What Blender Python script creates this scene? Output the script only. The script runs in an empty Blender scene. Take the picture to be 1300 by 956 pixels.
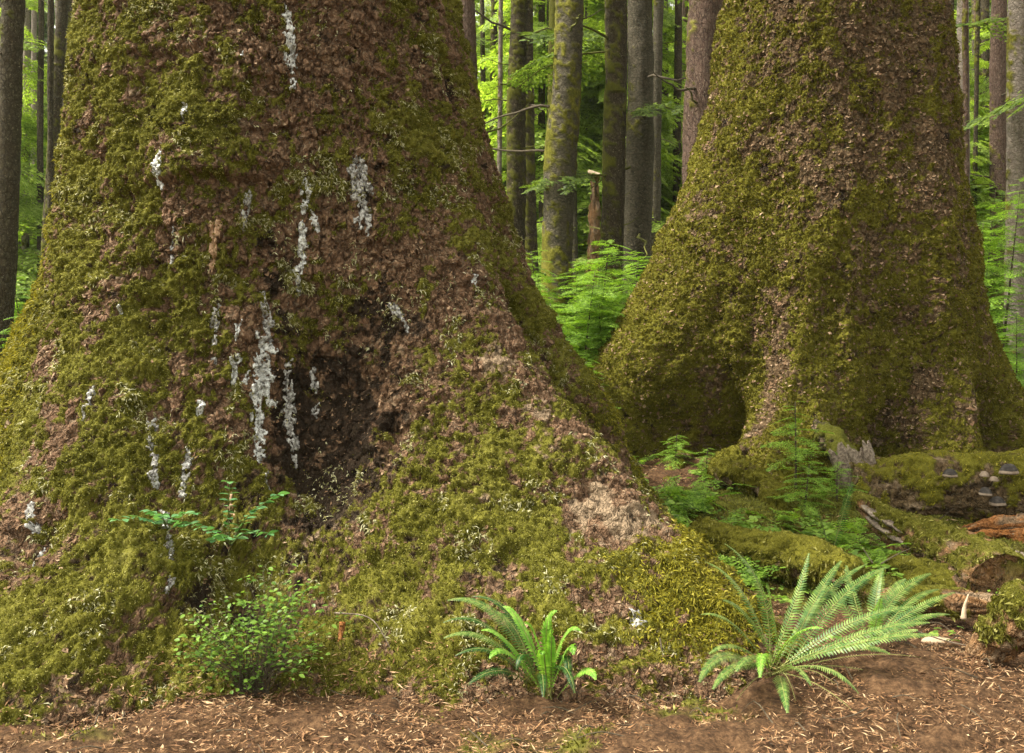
import bpy, math
import numpy as np

# ------------------------------------------------------------------ camera, world, sun, exposure
sc = bpy.context.scene
C = sc.collection
FPX = 1200.0; CX = 650.0; HY = 400.0; CAMZ = 1.5          # photograph pixels (1300 x 956)
cd = bpy.data.cameras.new('camera'); cam = bpy.data.objects.new('camera', cd); C.objects.link(cam)
cam.location = (0, 0, CAMZ); cam.rotation_euler = (math.radians(90), 0, 0)
cd.sensor_width = 36; cd.lens = 36 * FPX / 1300.0; cd.shift_y = -(478 - HY) / 1300.0
cd.clip_end = 500; cd.clip_start = 0.05
sc.camera = cam
SUN_EL, SUN_AZ = 54, -94                                    # azimuth measured from +Y towards +X
w = bpy.data.worlds.new('World'); sc.world = w; w.use_nodes = True
nt = w.node_tree; nt.nodes.clear()
sky = nt.nodes.new('ShaderNodeTexSky'); sky.sky_type = 'NISHITA'; sky.sun_disc = False
sky.sun_elevation = math.radians(SUN_EL); sky.sun_rotation = math.radians(SUN_AZ)
sky.air_density = 1.0; sky.dust_density = 4.0; sky.ozone_density = 1.0
hs = nt.nodes.new('ShaderNodeHueSaturation'); hs.inputs['Saturation'].default_value = 0.08
bg = nt.nodes.new('ShaderNodeBackground'); bg.inputs['Strength'].default_value = 0.11
wo = nt.nodes.new('ShaderNodeOutputWorld')
nt.links.new(sky.outputs[0], hs.inputs['Color']); tn = nt.nodes.new('ShaderNodeMix'); tn.data_type = 'RGBA'; tn.blend_type = 'MULTIPLY'; tn.inputs[0].default_value = 1; tn.inputs[7].default_value = (1.0, 0.985, 0.86, 1)
nt.links.new(hs.outputs[0], tn.inputs[6]); nt.links.new(tn.outputs[2], bg.inputs[0]); nt.links.new(bg.outputs[0], wo.inputs[0])
sd = bpy.data.lights.new('sun', 'SUN'); sd.energy = 1.5; sd.angle = math.radians(11); sd.color = (1.0, 0.95, 0.86)
sun = bpy.data.objects.new('sun', sd); C.objects.link(sun)
a_, e_ = math.radians(SUN_AZ), math.radians(SUN_EL)
import mathutils
sun.rotation_euler = (-mathutils.Vector((math.sin(a_) * math.cos(e_), math.cos(a_) * math.cos(e_), math.sin(e_)))).to_track_quat('-Z', 'Y').to_euler()
sc.view_settings.view_transform = 'Standard'; sc.view_settings.look = 'None'
sc.view_settings.gamma = 1; sc.view_settings.exposure = 2.35
sc.cycles.max_bounces = 6; sc.cycles.diffuse_bounces = 3; sc.cycles.transmission_bounces = 4; sc.cycles.use_fast_gi = False

# ------------------------------------------------------------------ numpy noise
F4 = np.float32
def _h(ix, iy, iz, seed):
    h = (ix.astype(np.int64) * 374761393 + iy.astype(np.int64) * 668265263 + iz.astype(np.int64) * 2147483647 + seed * 974634777) & 0xFFFFFFFF
    h = h.astype(np.uint32)
    h = (h ^ (h >> np.uint32(13))) * np.uint32(1274126177)
    h = (h ^ (h >> np.uint32(16))) * np.uint32(2246822519)
    h ^= h >> np.uint32(15)
    return h.astype(F4) / F4(4294967295.0)
def vnoise(P, scale, seed=0):
    """value noise -1..1; P (N,3), scale = features per metre (scalar or 3-vector)"""
    Q = (P * np.asarray(scale, F4)).astype(F4)
    I = np.floor(Q); f = Q - I; I = I.astype(np.int32)
    f = f * f * f * (f * (f * 6 - 15) + 10)
    x, y, z = I[:, 0], I[:, 1], I[:, 2]
    fx, fy, fz = f[:, 0], f[:, 1], f[:, 2]
    def c(a, b, d): return _h(x + a, y + b, z + d, seed)
    x00 = c(0,0,0) * (1 - fx) + c(1,0,0) * fx; x10 = c(0,1,0) * (1 - fx) + c(1,1,0) * fx
    x01 = c(0,0,1) * (1 - fx) + c(1,0,1) * fx; x11 = c(0,1,1) * (1 - fx) + c(1,1,1) * fx
    y0 = x00 * (1 - fy) + x10 * fy; y1 = x01 * (1 - fy) + x11 * fy
    return (y0 * (1 - fz) + y1 * fz) * 2 - 1
def fbm(P, scale, octs=4, seed=0, gain=0.5):
    s = np.asarray(scale, F4); t = 0; a = 1.0; n = 0
    for o in range(octs):
        t = t + a * vnoise(P, s * (2.03 ** o), seed + o * 17); n += a; a *= gain
    return t / n * 1.6
def worley(P, scale, seed=0):
    """F1, F2, cell random, offset of point from its cell centre"""
    Q = (P * np.asarray(scale, F4)).astype(F4)
    I = np.floor(Q).astype(np.int32)
    n = len(Q); f1 = np.full(n, 9, F4); f2 = np.full(n, 9, F4); rid = np.zeros(n, F4); off = np.zeros((n, 3), F4)
    for a in (-1, 0, 1):
        for b in (-1, 0, 1):
            for d in (-1, 0, 1):
                x, y, z = I[:, 0] + a, I[:, 1] + b, I[:, 2] + d
                h = _h(x, y, z, seed); h2 = (h * 7919.0) % 1; h3 = (h * 104729.0) % 1
                px = x + h; py = y + h2; pz = z + h3
                dx = Q[:, 0] - px; dy = Q[:, 1] - py; dz = Q[:, 2] - pz
                r = np.sqrt(dx * dx + dy * dy + dz * dz)
                m = r < f1
                f2 = np.where(m, f1, np.minimum(f2, r))
                f1 = np.where(m, r, f1); rid = np.where(m, (h * 331.7) % 1, rid)
                off[m, 0] = dx[m]; off[m, 1] = dy[m]; off[m, 2] = dz[m]
    return f1, f2, rid, off
def sst(x, a, b):
    t = np.clip((x - a) / (b - a), 0, 1); return t * t * (3 - 2 * t)
def unit(v): return v / np.maximum(np.linalg.norm(v, axis=-1, keepdims=True), 1e-9)
def P3(px, py, D): return np.array([(px - CX) / FPX * D, D, CAMZ + (HY - py) / FPX * D])

# ------------------------------------------------------------------ object helpers
ORIG = {}
def thing(name, label, cat, loc, group=None):
    o = bpy.data.objects.new(name, None); C.objects.link(o); o.location = [float(v) for v in loc]
    o.empty_display_size = 0.2
    o['label'] = label; o['category'] = cat
    if group: o['group'] = group
    ORIG[o.name] = np.array(loc, float); return o
def mesh_data(name, V, F, mats, attrs=None, smooth=False, mi=None):
    me = bpy.data.meshes.new(name); V = np.asarray(V, F4)
    Fs = [np.asarray(f, np.int32) for f in (F if isinstance(F, list) else [F]) if len(f)]
    me.vertices.add(len(V)); me.vertices.foreach_set('co', V.ravel())
    nl = sum(f.size for f in Fs); npol = sum(len(f) for f in Fs)
    me.loops.add(nl); me.loops.foreach_set('vertex_index', np.concatenate([f.ravel() for f in Fs]))
    me.polygons.add(npol)
    tot = np.concatenate([np.full(len(f), f.shape[1], np.int32) for f in Fs])
    me.polygons.foreach_set('loop_start', np.concatenate([[0], np.cumsum(tot)[:-1]]).astype(np.int32))
    me.polygons.foreach_set('use_smooth', np.full(npol, smooth))
    for m in (mats if isinstance(mats, (list, tuple)) else [mats]): me.materials.append(m)
    if mi is not None: me.polygons.foreach_set('material_index', np.asarray(mi, np.int32))
    for k, v in (attrs or {}).items():
        at = me.attributes.new(k, 'FLOAT', 'POINT'); at.data.foreach_set('value', np.asarray(v, F4))
    me.update(calc_edges=True); me.validate()
    return me
def mk(name, V, F, mats, parent=None, attrs=None, smooth=False, label=None, cat=None, group=None, kind=None, mi=None):
    V = np.asarray(V, float)
    if parent is not None: org = ORIG[parent.name]
    elif cat: org = np.array([V[:, 0].mean(), V[:, 1].mean(), V[:, 2].min()])
    else: org = np.zeros(3)
    me = mesh_data(name, V - org, F, mats, attrs, smooth, mi)
    o = bpy.data.objects.new(name, me); C.objects.link(o)
    if parent is not None: o.parent = parent; ORIG[o.name] = org
    else: o.location = [float(v) for v in org]; ORIG[o.name] = org
    if parent is not None and parent.type == 'MESH': o.location = (0, 0, 0)
    if label: o['label'] = label
    if cat: o['category'] = cat
    if group: o['group'] = group
    if kind: o['kind'] = kind
    return o
def copy_tree(o, loc=None, rz=0, label=None, scale=1, group=None):
    c = o.copy(); C.objects.link(c); ORIG[c.name] = ORIG[o.name]
    if loc is not None: c.location = [float(v) for v in loc]; c.rotation_euler = (0, 0, rz); c.scale = (scale,) * 3
    if label: c['label'] = label
    if group: c['group'] = group
    for ch in o.children:
        k = ch.copy(); C.objects.link(k); k.parent = c
        for g in ch.children:
            g2 = g.copy(); C.objects.link(g2); g2.parent = k
    return c
def grid_faces(nr, nc, wrap=False):
    i = np.arange(nr - 1)[:, None]; j = np.arange(nc if wrap else nc - 1)[None, :]
    j2 = (j + 1) % nc
    return np.stack([(i * nc + j), (i * nc + j2), ((i + 1) * nc + j2), ((i + 1) * nc + j)], -1).reshape(-1, 4)
def merge(parts):
    V, F, k = [], {}, 0
    for v, f in parts:
        V.append(v)
        for g in (f if isinstance(f, list) else [f]):
            if len(g): F.setdefault(g.shape[1], []).append(g + k)
        k += len(v)
    return np.concatenate(V), [np.concatenate(x) for x in F.values()]

# ------------------------------------------------------------------ materials
def mat(name):
    m = bpy.data.materials.new(name); m.use_nodes = True; m.node_tree.nodes.clear(); return m, m.node_tree
def N(t, typ, **kw):
    n = t.nodes.new(typ)
    for k, v in kw.items():
        if k in n.bl_rna.properties.keys(): setattr(n, k, v)
        else: n.inputs[k].default_value = v
    return n
def ramp(t, fac, stops):
    r = t.nodes.new('ShaderNodeValToRGB'); e = r.color_ramp.elements
    while len(e) < len(stops): e.new(0.5)
    for q, (p, c) in zip(e, stops): q.position = p; q.color = (*c, 1)
    t.links.new(fac, r.inputs[0]); return r.outputs[0]
def noise(t, scale, det=6, rough=0.6, vec=None, out=0):
    n = N(t, 'ShaderNodeTexNoise', Scale=scale, Detail=det, Roughness=rough)
    t.links.new(vec if vec is not None else t.nodes.new('ShaderNodeTexCoord').outputs['Object'], n.inputs['Vector']); return n.outputs[out]
def attr(t, name):
    n = t.nodes.new('ShaderNodeAttribute'); n.attribute_name = name; return n.outputs['Fac']
def mixc(t, fac, a, b, mode='MIX'):
    m = t.nodes.new('ShaderNodeMix'); m.data_type = 'RGBA'; m.blend_type = mode
    for s, v in ((m.inputs[0], fac), (m.inputs[6], a), (m.inputs[7], b)):
        if hasattr(v, 'is_output') or isinstance(v, bpy.types.NodeSocket): t.links.new(v, s)
        else: s.default_value = v if isinstance(v, float) else (*v, 1)
    return m.outputs[2]
def mth(t, op, a, b=None, c=None):
    m = t.nodes.new('ShaderNodeMath'); m.operation = op
    for s, v in zip(m.inputs, (a, b, c)):
        if v is None: continue
        if isinstance(v, bpy.types.NodeSocket): t.links.new(v, s)
        else: s.default_value = v
    return m.outputs[0]
def finish(t, col, rough=0.9, bump=None, bstr=0.5, bdist=0.01, spec=0.25):
    b = t.nodes.new('ShaderNodeBsdfPrincipled')
    if isinstance(col, bpy.types.NodeSocket): t.links.new(col, b.inputs['Base Color'])
    else: b.inputs['Base Color'].default_value = (*col, 1)
    b.inputs['Roughness'].default_value = rough; b.inputs['Specular IOR Level'].default_value = spec
    if bump is not None:
        bn = t.nodes.new('ShaderNodeBump'); bn.inputs['Strength'].default_value = bstr; bn.inputs['Distance'].default_value = bdist
        t.links.new(bump, bn.inputs['Height']); t.links.new(bn.outputs[0], b.inputs['Normal'])
    o = t.nodes.new('ShaderNodeOutputMaterial'); t.links.new(b.outputs[0], o.inputs[0])
def island(t): return t.nodes.new('ShaderNodeNewGeometry').outputs['Random Per Island']

def leaf_mat(name, stops, trans=0.45, rough=0.5, tint=(1.15, 1.2, 0.55), spec=0.3, patch=1.2):
    m, t = mat(name)
    n1 = noise(t, patch, 3, 0.6)
    v = mth(t, 'ADD', mth(t, 'MULTIPLY', island(t), 0.55), mth(t, 'MULTIPLY', n1, 0.45))
    col = ramp(t, v, stops)
    b = t.nodes.new('ShaderNodeBsdfPrincipled'); b.inputs['Roughness'].default_value = rough; b.inputs['Specular IOR Level'].default_value = spec
    t.links.new(col, b.inputs['Base Color'])
    tr = t.nodes.new('ShaderNodeBsdfTranslucent'); t.links.new(mixc(t, 1.0, col, tint, 'MULTIPLY'), tr.inputs[0])
    mx = t.nodes.new('ShaderNodeMixShader'); mx.inputs[0].default_value = trans
    t.links.new(b.outputs[0], mx.inputs[1]); t.links.new(tr.outputs[0], mx.inputs[2])
    o = t.nodes.new('ShaderNodeOutputMaterial'); t.links.new(mx.outputs[0], o.inputs[0]); return m

def bark_mat(name, bark, moss, pale=(0.36, 0.265, 0.17), pink=(0.215, 0.122, 0.072), fine=160, cs=12, st=None, plate_sc=(20, 20, 12), crk=0.6):
    m, t = mat(name)
    vec = None
    if st:
        mp = N(t, 'ShaderNodeMapping'); mp.inputs['Scale'].default_value = st; t.links.new(t.nodes.new('ShaderNodeTexCoord').outputs['Object'], mp.inputs[0]); vec = mp.outputs[0]
    n1 = noise(t, cs, 8, 0.7, vec); n2 = noise(t, 75, 6, 0.75, vec); n3 = noise(t, 3, 4, 0.6)
    f = mth(t, 'ADD', mth(t, 'MULTIPLY', n1, 0.5), mth(t, 'MULTIPLY', n2, 0.5))
    bc = ramp(t, f, bark)
    wv = t.nodes.new('ShaderNodeVectorMath'); wv.operation = 'MULTIPLY_ADD'; wn = N(t, 'ShaderNodeTexNoise', Scale=14, Detail=4); tc = t.nodes.new('ShaderNodeTexCoord').outputs['Object']
    t.links.new(tc, wn.inputs['Vector']); t.links.new(wn.outputs['Color'], wv.inputs[0]); wv.inputs[1].default_value = (.07, .07, .07); t.links.new(tc, wv.inputs[2])
    mp2 = N(t, 'ShaderNodeMapping'); mp2.inputs['Scale'].default_value = plate_sc; t.links.new(wv.outputs[0], mp2.inputs[0])
    def vor(sc_, feat):
        v_ = t.nodes.new('ShaderNodeTexVoronoi'); v_.feature = feat; v_.inputs['Scale'].default_value = sc_; t.links.new(mp2.outputs[0], v_.inputs['Vector']); return v_
    e1 = ramp(t, vor(1, 'DISTANCE_TO_EDGE').outputs['Distance'], [(0.0, (0, 0, 0)), (0.13, (1, 1, 1))]); e2 = ramp(t, vor(2.3, 'DISTANCE_TO_EDGE').outputs['Distance'], [(0.0, (0, 0, 0)), (0.12, (1, 1, 1))])
    pc = vor(1, 'F1').outputs['Color']; sx = t.nodes.new('ShaderNodeSeparateColor'); t.links.new(pc, sx.inputs[0])
    bc = mixc(t, mth(t, 'MULTIPLY', sx.outputs[0], 0.5), bc, mixc(t, 0.5, bc, (pink[0] * 1.3, pink[1] * 1.35, pink[2] * 1.4)))
    bc = mixc(t, mth(t, 'MULTIPLY', mth(t, 'SUBTRACT', 1.0, mth(t, 'MULTIPLY', e1, mth(t, 'ADD', mth(t, 'MULTIPLY', e2, .45), .55))), crk), bc, (bark[0][1][0] * .8, bark[0][1][1] * .8, bark[0][1][2] * .8))
    hgt = mth(t, 'ADD', mth(t, 'MULTIPLY', e1, mth(t, 'ADD', mth(t, 'MULTIPLY', sx.outputs[1], 1.2), .8)), mth(t, 'MULTIPLY', e2, .8))
    bc = mixc(t, mth(t, 'MULTIPLY', attr(t, 'plate'), 0.4), bc, mixc(t, n2, (pink[0]*.4, pink[1]*.4, pink[2]*.4), (pink[0]*1.5, pink[1]*1.5, pink[2]*1.5)))
    sp = noise(t, 38, 5, 0.8); bc = mixc(t, ramp(t, sp, [(0.58, (0, 0, 0)), (0.64, (.7, .7, .7))]), bc, (0.27, 0.22, 0.15))
    bc = mixc(t, attr(t, 'pale'), bc, mixc(t, n2, pale, (pale[0]*.45, pale[1]*.4, pale[2]*.38)))
    g = mth(t, 'ADD', mth(t, 'MULTIPLY', noise(t, 30, 8, 0.75), 0.6), mth(t, 'MULTIPLY', n3, 0.4))
    mc = ramp(t, g, moss)
    col = mixc(t, attr(t, 'moss'), bc, mc)
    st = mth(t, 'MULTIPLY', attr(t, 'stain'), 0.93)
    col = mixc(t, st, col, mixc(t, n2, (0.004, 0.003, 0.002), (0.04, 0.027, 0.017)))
    hb = mth(t, 'MULTIPLY', hgt, mth(t, 'MULTIPLY', mth(t, 'SUBTRACT', 1.0, mth(t, 'MULTIPLY', attr(t, 'moss'), .85)), 1.6))
    finish(t, col, 0.88, mth(t, 'ADD', hb, mth(t, 'ADD', noise(t, fine, 6, 0.7), mth(t, 'MULTIPLY', noise(t, fine * .3, 4, 0.6), 1.5))), 0.85, 0.009, 0.08)
    return m

MOSS_A = [(0.3, (0.018, 0.017, 0.003)), (0.45, (0.065, 0.062, 0.006)), (0.57, (0.14, 0.13, 0.02)), (0.75, (0.30, 0.27, 0.08))]
BARK_A = [(0.3, (0.022, 0.012, 0.006)), (0.42, (0.088, 0.048, 0.026)), (0.53, (0.18, 0.106, 0.060)), (0.66, (0.38, 0.27, 0.17))]
M_giant = bark_mat('spruce_bark', BARK_A, MOSS_A)
M_giant2 = bark_mat('dark_spruce_bark', [(0.3, (0.022, 0.014, 0.007)), (0.44, (0.085, 0.055, 0.027)), (0.57, (0.15, 0.10, 0.05)), (0.72, (0.28, 0.21, 0.12))],
    [(0.25, (0.032, 0.03, 0.004)), (0.45, (0.085, 0.078, 0.009)), (0.6, (0.14, 0.128, 0.016)), (0.8, (0.23, 0.2, 0.045))], pink=(0.16, 0.098, 0.052))
M_grey = bark_mat('grey_trunk_bark', [(0.3, (0.02, 0.017, 0.011)), (0.45, (0.065, 0.055, 0.036)), (0.55, (0.11, 0.096, 0.066)), (0.72, (0.26, 0.24, 0.18))], MOSS_A, pink=(.1, .08, .055), fine=60, cs=16, st=(1, 1, 2.6), plate_sc=(14, 14, 20), crk=.5)
M_pale = bark_mat('pale_trunk_bark', [(0.25, (0.08, 0.065, 0.05)), (0.45, (0.2, 0.165, 0.13)), (0.6, (0.32, 0.27, 0.22)), (0.78, (0.5, 0.46, 0.4))], MOSS_A, pink=(.2, .15, .12), fine=60, cs=16, st=(1, 1, 2.2), plate_sc=(14, 14, 20), crk=.4)
M_dark = bark_mat('dark_trunk_bark', [(0.25, (0.016, 0.013, 0.008)), (0.45, (0.05, 0.04, 0.023)), (0.6, (0.09, 0.073, 0.042)), (0.8, (0.17, 0.145, 0.09))],
    [(0.25, (0.03, 0.03, 0.005)), (0.5, (0.075, 0.075, 0.01)), (0.8, (0.16, 0.15, 0.03))], pink=(.05, .035, .022), fine=60, cs=18, plate_sc=(18, 18, 10), crk=.6)
M_red = bark_mat('reddish_trunk_bark', [(0.25, (0.03, 0.017, 0.012)), (0.45, (0.09, 0.055, 0.04)), (0.6, (0.16, 0.11, 0.085)), (0.8, (0.3, 0.23, 0.18))], MOSS_A, pink=(.15, .095, .07), fine=60, cs=26, st=(1, 1, .35), plate_sc=(24, 24, 8), crk=.7)
M_wood = bark_mat('weathered_log_wood', [(0.25, (0.06, 0.03, 0.015)), (0.45, (0.18, 0.1, 0.05)), (0.6, (0.3, 0.19, 0.1)), (0.8, (0.5, 0.38, 0.22))], MOSS_A, pink=(0.3, 0.14, 0.05), crk=.25)
M_rust = bark_mat('rotten_orange_wood', [(0.25, (0.05, 0.02, 0.01)), (0.42, (0.2, 0.075, 0.025)), (0.58, (0.38, 0.17, 0.06)), (0.8, (0.55, 0.33, 0.16))], MOSS_A, pink=(0.4, 0.15, 0.04), crk=.25)
def moss_leaf(name, stops): return leaf_mat(name, stops, 0.3, 0.8, (1.1, 1.05, 0.6), 0.1, 5)
M_tuft = moss_leaf('moss_shoots', [(0.2, (0.045, 0.043, 0.005)), (0.42, (0.10, 0.096, 0.010)), (0.6, (0.17, 0.162, 0.027)), (0.8, (0.36, 0.33, 0.11))])
M_tuft2 = moss_leaf('olive_moss_shoots', [(0.2, (0.045, 0.04, 0.005)), (0.45, (0.10, 0.09, 0.010)), (0.65, (0.16, 0.14, 0.018)), (0.85, (0.27, 0.23, 0.05))])
M_tuftg = moss_leaf('golden_moss_shoots', [(0.2, (0.06, 0.05, 0.006)), (0.45, (0.17, 0.15, 0.012)), (0.65, (0.27, 0.24, 0.025)), (0.85, (0.42, 0.36, 0.08))])
M_lichen = moss_leaf('pale_lichen', [(0.2, (0.2, 0.19, 0.08)), (0.5, (0.4, 0.38, 0.2)), (0.8, (0.6, 0.57, 0.4))])
M_hem = leaf_mat('hemlock_leaves', [(0.2, (0.045, 0.085, 0.01)), (0.5, (0.10, 0.17, 0.02)), (0.8, (0.18, 0.27, 0.04))], 0.5)
M_hemb = leaf_mat('bright_sapling_leaves', [(0.2, (0.075, 0.15, 0.012)), (0.5, (0.17, 0.29, 0.03)), (0.8, (0.30, 0.44, 0.06))], 0.5)
M_crown = leaf_mat('conifer_crown_leaves', [(0.2, (0.045, 0.075, 0.012)), (0.5, (0.10, 0.15, 0.022)), (0.8, (0.18, 0.24, 0.05))], 0.5, patch=0.5)
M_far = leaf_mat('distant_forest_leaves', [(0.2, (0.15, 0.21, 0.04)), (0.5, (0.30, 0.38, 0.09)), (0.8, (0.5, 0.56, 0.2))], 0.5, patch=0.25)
M_fern = leaf_mat('fern_leaves', [(0.2, (0.055, 0.13, 0.03)), (0.5, (0.13, 0.21, 0.045)), (0.8, (0.23, 0.32, 0.08))], 0.35, 0.4, patch=3)
M_deadf = leaf_mat('withered_fern_leaves', [(0.2, (0.05, 0.028, 0.014)), (0.5, (0.13, 0.078, 0.04)), (0.8, (0.26, 0.18, 0.10))], 0.2, 0.8, (1, .9, .7), 0.1, 3)
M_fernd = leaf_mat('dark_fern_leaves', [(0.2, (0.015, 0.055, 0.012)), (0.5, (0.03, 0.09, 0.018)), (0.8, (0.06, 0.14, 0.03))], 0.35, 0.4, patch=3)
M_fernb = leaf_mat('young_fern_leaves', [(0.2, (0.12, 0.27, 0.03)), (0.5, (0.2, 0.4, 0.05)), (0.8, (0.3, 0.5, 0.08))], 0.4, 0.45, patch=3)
M_huck = leaf_mat('blue_green_leaves', [(0.2, (0.05, 0.14, 0.05)), (0.5, (0.10, 0.23, 0.085)), (0.8, (0.18, 0.34, 0.13))], 0.35, 0.45, patch=3)
M_bush = leaf_mat('small_bush_leaves', [(0.2, (0.05, 0.10, 0.014)), (0.5, (0.11, 0.19, 0.026)), (0.8, (0.2, 0.32, 0.05))], 0.4, 0.35, patch=6)
M_cover = leaf_mat('ground_cover_leaves', [(0.2, (0.075, 0.14, 0.018)), (0.5, (0.16, 0.26, 0.034)), (0.8, (0.28, 0.40, 0.065))], 0.4, 0.5, patch=2)
def simple(name, stops, scale=30, rough=0.85, bump=True, bs=0.5, bd=0.004, isl=False, spec=0.2):
    m, t = mat(name)
    f = island(t) if isl else noise(t, scale, 7, 0.7)
    finish(t, ramp(t, f, stops), rough, noise(t, scale * 3, 5, 0.7) if bump else None, bs, bd, spec); return m
M_resin = simple('dried_resin', [(0.36, (0.03, 0.027, 0.022)), (0.44, (0.25, 0.24, 0.22)), (0.54, (0.55, 0.55, 0.52)), (0.7, (0.8, 0.8, 0.76))], 70, 0.6, True, 0.8, 0.006, spec=0.4)
M_resing = simple('grey_resin', [(0.36, (0.02, 0.017, 0.014)), (0.46, (0.17, 0.155, 0.14)), (0.57, (0.40, 0.39, 0.36)), (0.72, (0.66, 0.65, 0.62))], 60, 0.7, True, 0.8, 0.006)
M_resino = simple('amber_resin', [(0.3, (0.15, 0.08, 0.04)), (0.5, (0.42, 0.26, 0.15)), (0.75, (0.62, 0.47, 0.33))], 60, 0.6, True, 0.8, 0.006)
M_twig = simple('twig_bark', [(0.3, (0.03, 0.022, 0.014)), (0.6, (0.09, 0.07, 0.045)), (0.8, (0.2, 0.17, 0.12))], 40)
M_stem = simple('green_stem', [(0.3, (0.06, 0.09, 0.02)), (0.7, (0.14, 0.18, 0.05))], 40)
M_rach = simple('fern_stem', [(0.3, (0.12, 0.11, 0.03)), (0.7, (0.24, 0.26, 0.08))], 40)
M_mossbr = simple('mossy_branch_bark', [(0.3, (0.03, 0.03, 0.006)), (0.55, (0.085, 0.085, 0.012)), (0.8, (0.18, 0.17, 0.04))], 30)
M_litter = simple('needle_litter', [(0.0, (0.03, 0.014, 0.007)), (0.45, (0.12, 0.057, 0.025)), (0.8, (0.24, 0.13, 0.06)), (1.0, (0.42, 0.29, 0.17))], isl=True, bump=False)
M_chip = simple('pale_wood_chip', [(0.2, (0.3, 0.2, 0.12)), (0.6, (0.5, 0.38, 0.26)), (0.9, (0.65, 0.55, 0.42))], 20)
M_greywood = simple('grey_dead_wood', [(0.35, (0.05, 0.035, 0.024)), (0.5, (0.15, 0.115, 0.085)), (0.7, (0.32, 0.26, 0.20))], 45)
M_fung = simple('bracket_fungus_top', [(0.3, (0.012, 0.010, 0.009)), (0.5, (0.035, 0.029, 0.025)), (0.75, (0.09, 0.075, 0.065))], 30, 0.75)
M_fungr = simple('bracket_fungus_rim', [(0.3, (0.12, 0.085, 0.06)), (0.7, (0.30, 0.23, 0.17))], 30)
M_stone = simple('river_stone', [(0.3, (0.2, 0.18, 0.15)), (0.7, (0.4, 0.37, 0.32))], 15)

m, t = mat('forest_floor'); M_ground = m
n1 = noise(t, 2.2, 6, 0.65); n2 = noise(t, 45, 8, 0.75); n3 = noise(t, 14, 6, 0.7)
brown = ramp(t, mth(t, 'ADD', mth(t, 'MULTIPLY', n2, 0.65), mth(t, 'MULTIPLY', n3, 0.35)), [(0.34, (0.012, 0.007, 0.004)), (0.46, (0.045, 0.024, 0.012)), (0.56, (0.10, 0.055, 0.027)), (0.7, (0.22, 0.13, 0.07))])
green = ramp(t, mth(t, 'ADD', mth(t, 'MULTIPLY', n2, 0.6), mth(t, 'MULTIPLY', n3, 0.4)), [(0.36, (0.02, 0.013, 0.006)), (0.47, (0.055, 0.055, 0.008)), (0.56, (0.12, 0.12, 0.018)), (0.7, (0.2, 0.18, 0.04))])
finish(t, mixc(t, attr(t, 'moss'), brown, green), 0.95, n2, 0.8, 0.012, 0.1)

# ------------------------------------------------------------------ generic geometry
def hermite(x, xp, Y):
    """smooth interpolation of Y[k,...] given at xp[k] -> (len(x), ...)"""
    xp = np.asarray(xp, float); Y = np.asarray(Y, float); x = np.clip(x, xp[0], xp[-1])
    d = np.diff(xp); s = np.diff(Y, axis=0) / d.reshape(-1, *([1] * (Y.ndim - 1)))
    mt = np.empty_like(Y); mt[0] = s[0]; mt[-1] = s[-1]
    w1 = d[1:]; w0 = d[:-1]
    sh = (-1,) + (1,) * (Y.ndim - 1)
    mt[1:-1] = (s[:-1] * w1.reshape(sh) + s[1:] * w0.reshape(sh)) / (w0 + w1).reshape(sh)
    k = np.clip(np.searchsorted(xp, x, side='right') - 1, 0, len(xp) - 2)
    h = d[k]; t_ = ((x - xp[k]) / h).reshape(sh) if Y.ndim > 1 else (x - xp[k]) / h
    h = h.reshape(sh) if Y.ndim > 1 else h
    return (2*t_**3 - 3*t_**2 + 1) * Y[k] + (t_**3 - 2*t_**2 + t_) * h * mt[k] + (-2*t_**3 + 3*t_**2) * Y[k+1] + (t_**3 - t_**2) * h * mt[k+1]
def smooth_path(pts, n):
    pts = np.asarray(pts, float); d = np.concatenate([[0], np.cumsum(np.linalg.norm(np.diff(pts, axis=0), axis=1))])
    return hermite(np.linspace(0, d[-1], n), d, pts)
def tube(path, rad, sides=12, cap=True, squash=1.0):
    path = np.asarray(path, float); n = len(path); rad = np.broadcast_to(np.asarray(rad, float), (n,))
    T = unit(np.gradient(path, axis=0))
    up = np.array([0, 0, 1.0]) if abs(T[:, 2]).mean() < 0.8 else np.array([0, 1.0, 0])
    A = unit(np.cross(T, up)); B = np.cross(A, T)
    a = np.linspace(0, 2 * np.pi, sides, endpoint=False)
    V = path[:, None] + rad[:, None, None] * (np.cos(a)[None, :, None] * A[:, None] + squash * np.sin(a)[None, :, None] * B[:, None])
    V = V.reshape(-1, 3); F = [grid_faces(n, sides, True)]
    if cap:
        k = len(V); V = np.concatenate([V, path[:1], path[-1:]]); j = np.arange(sides); j2 = (j + 1) % sides
        F.append(np.concatenate([np.stack([j2, j, np.full(sides, k)], -1), np.stack([(n-1)*sides + j, (n-1)*sides + j2, np.full(sides, k + 1)], -1)]))
    return V, F
def vnormals(V, Fs):
    Nn = np.zeros_like(V)
    for F in Fs:
        a = V[F[:, 1]] - V[F[:, 0]]; b = V[F[:, -1]] - V[F[:, 0]]; fn = np.cross(a, b)
        for c in range(F.shape[1]):
            for ax in range(3): Nn[:, ax] += np.bincount(F[:, c], fn[:, ax], len(V))
    return unit(Nn)
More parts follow.
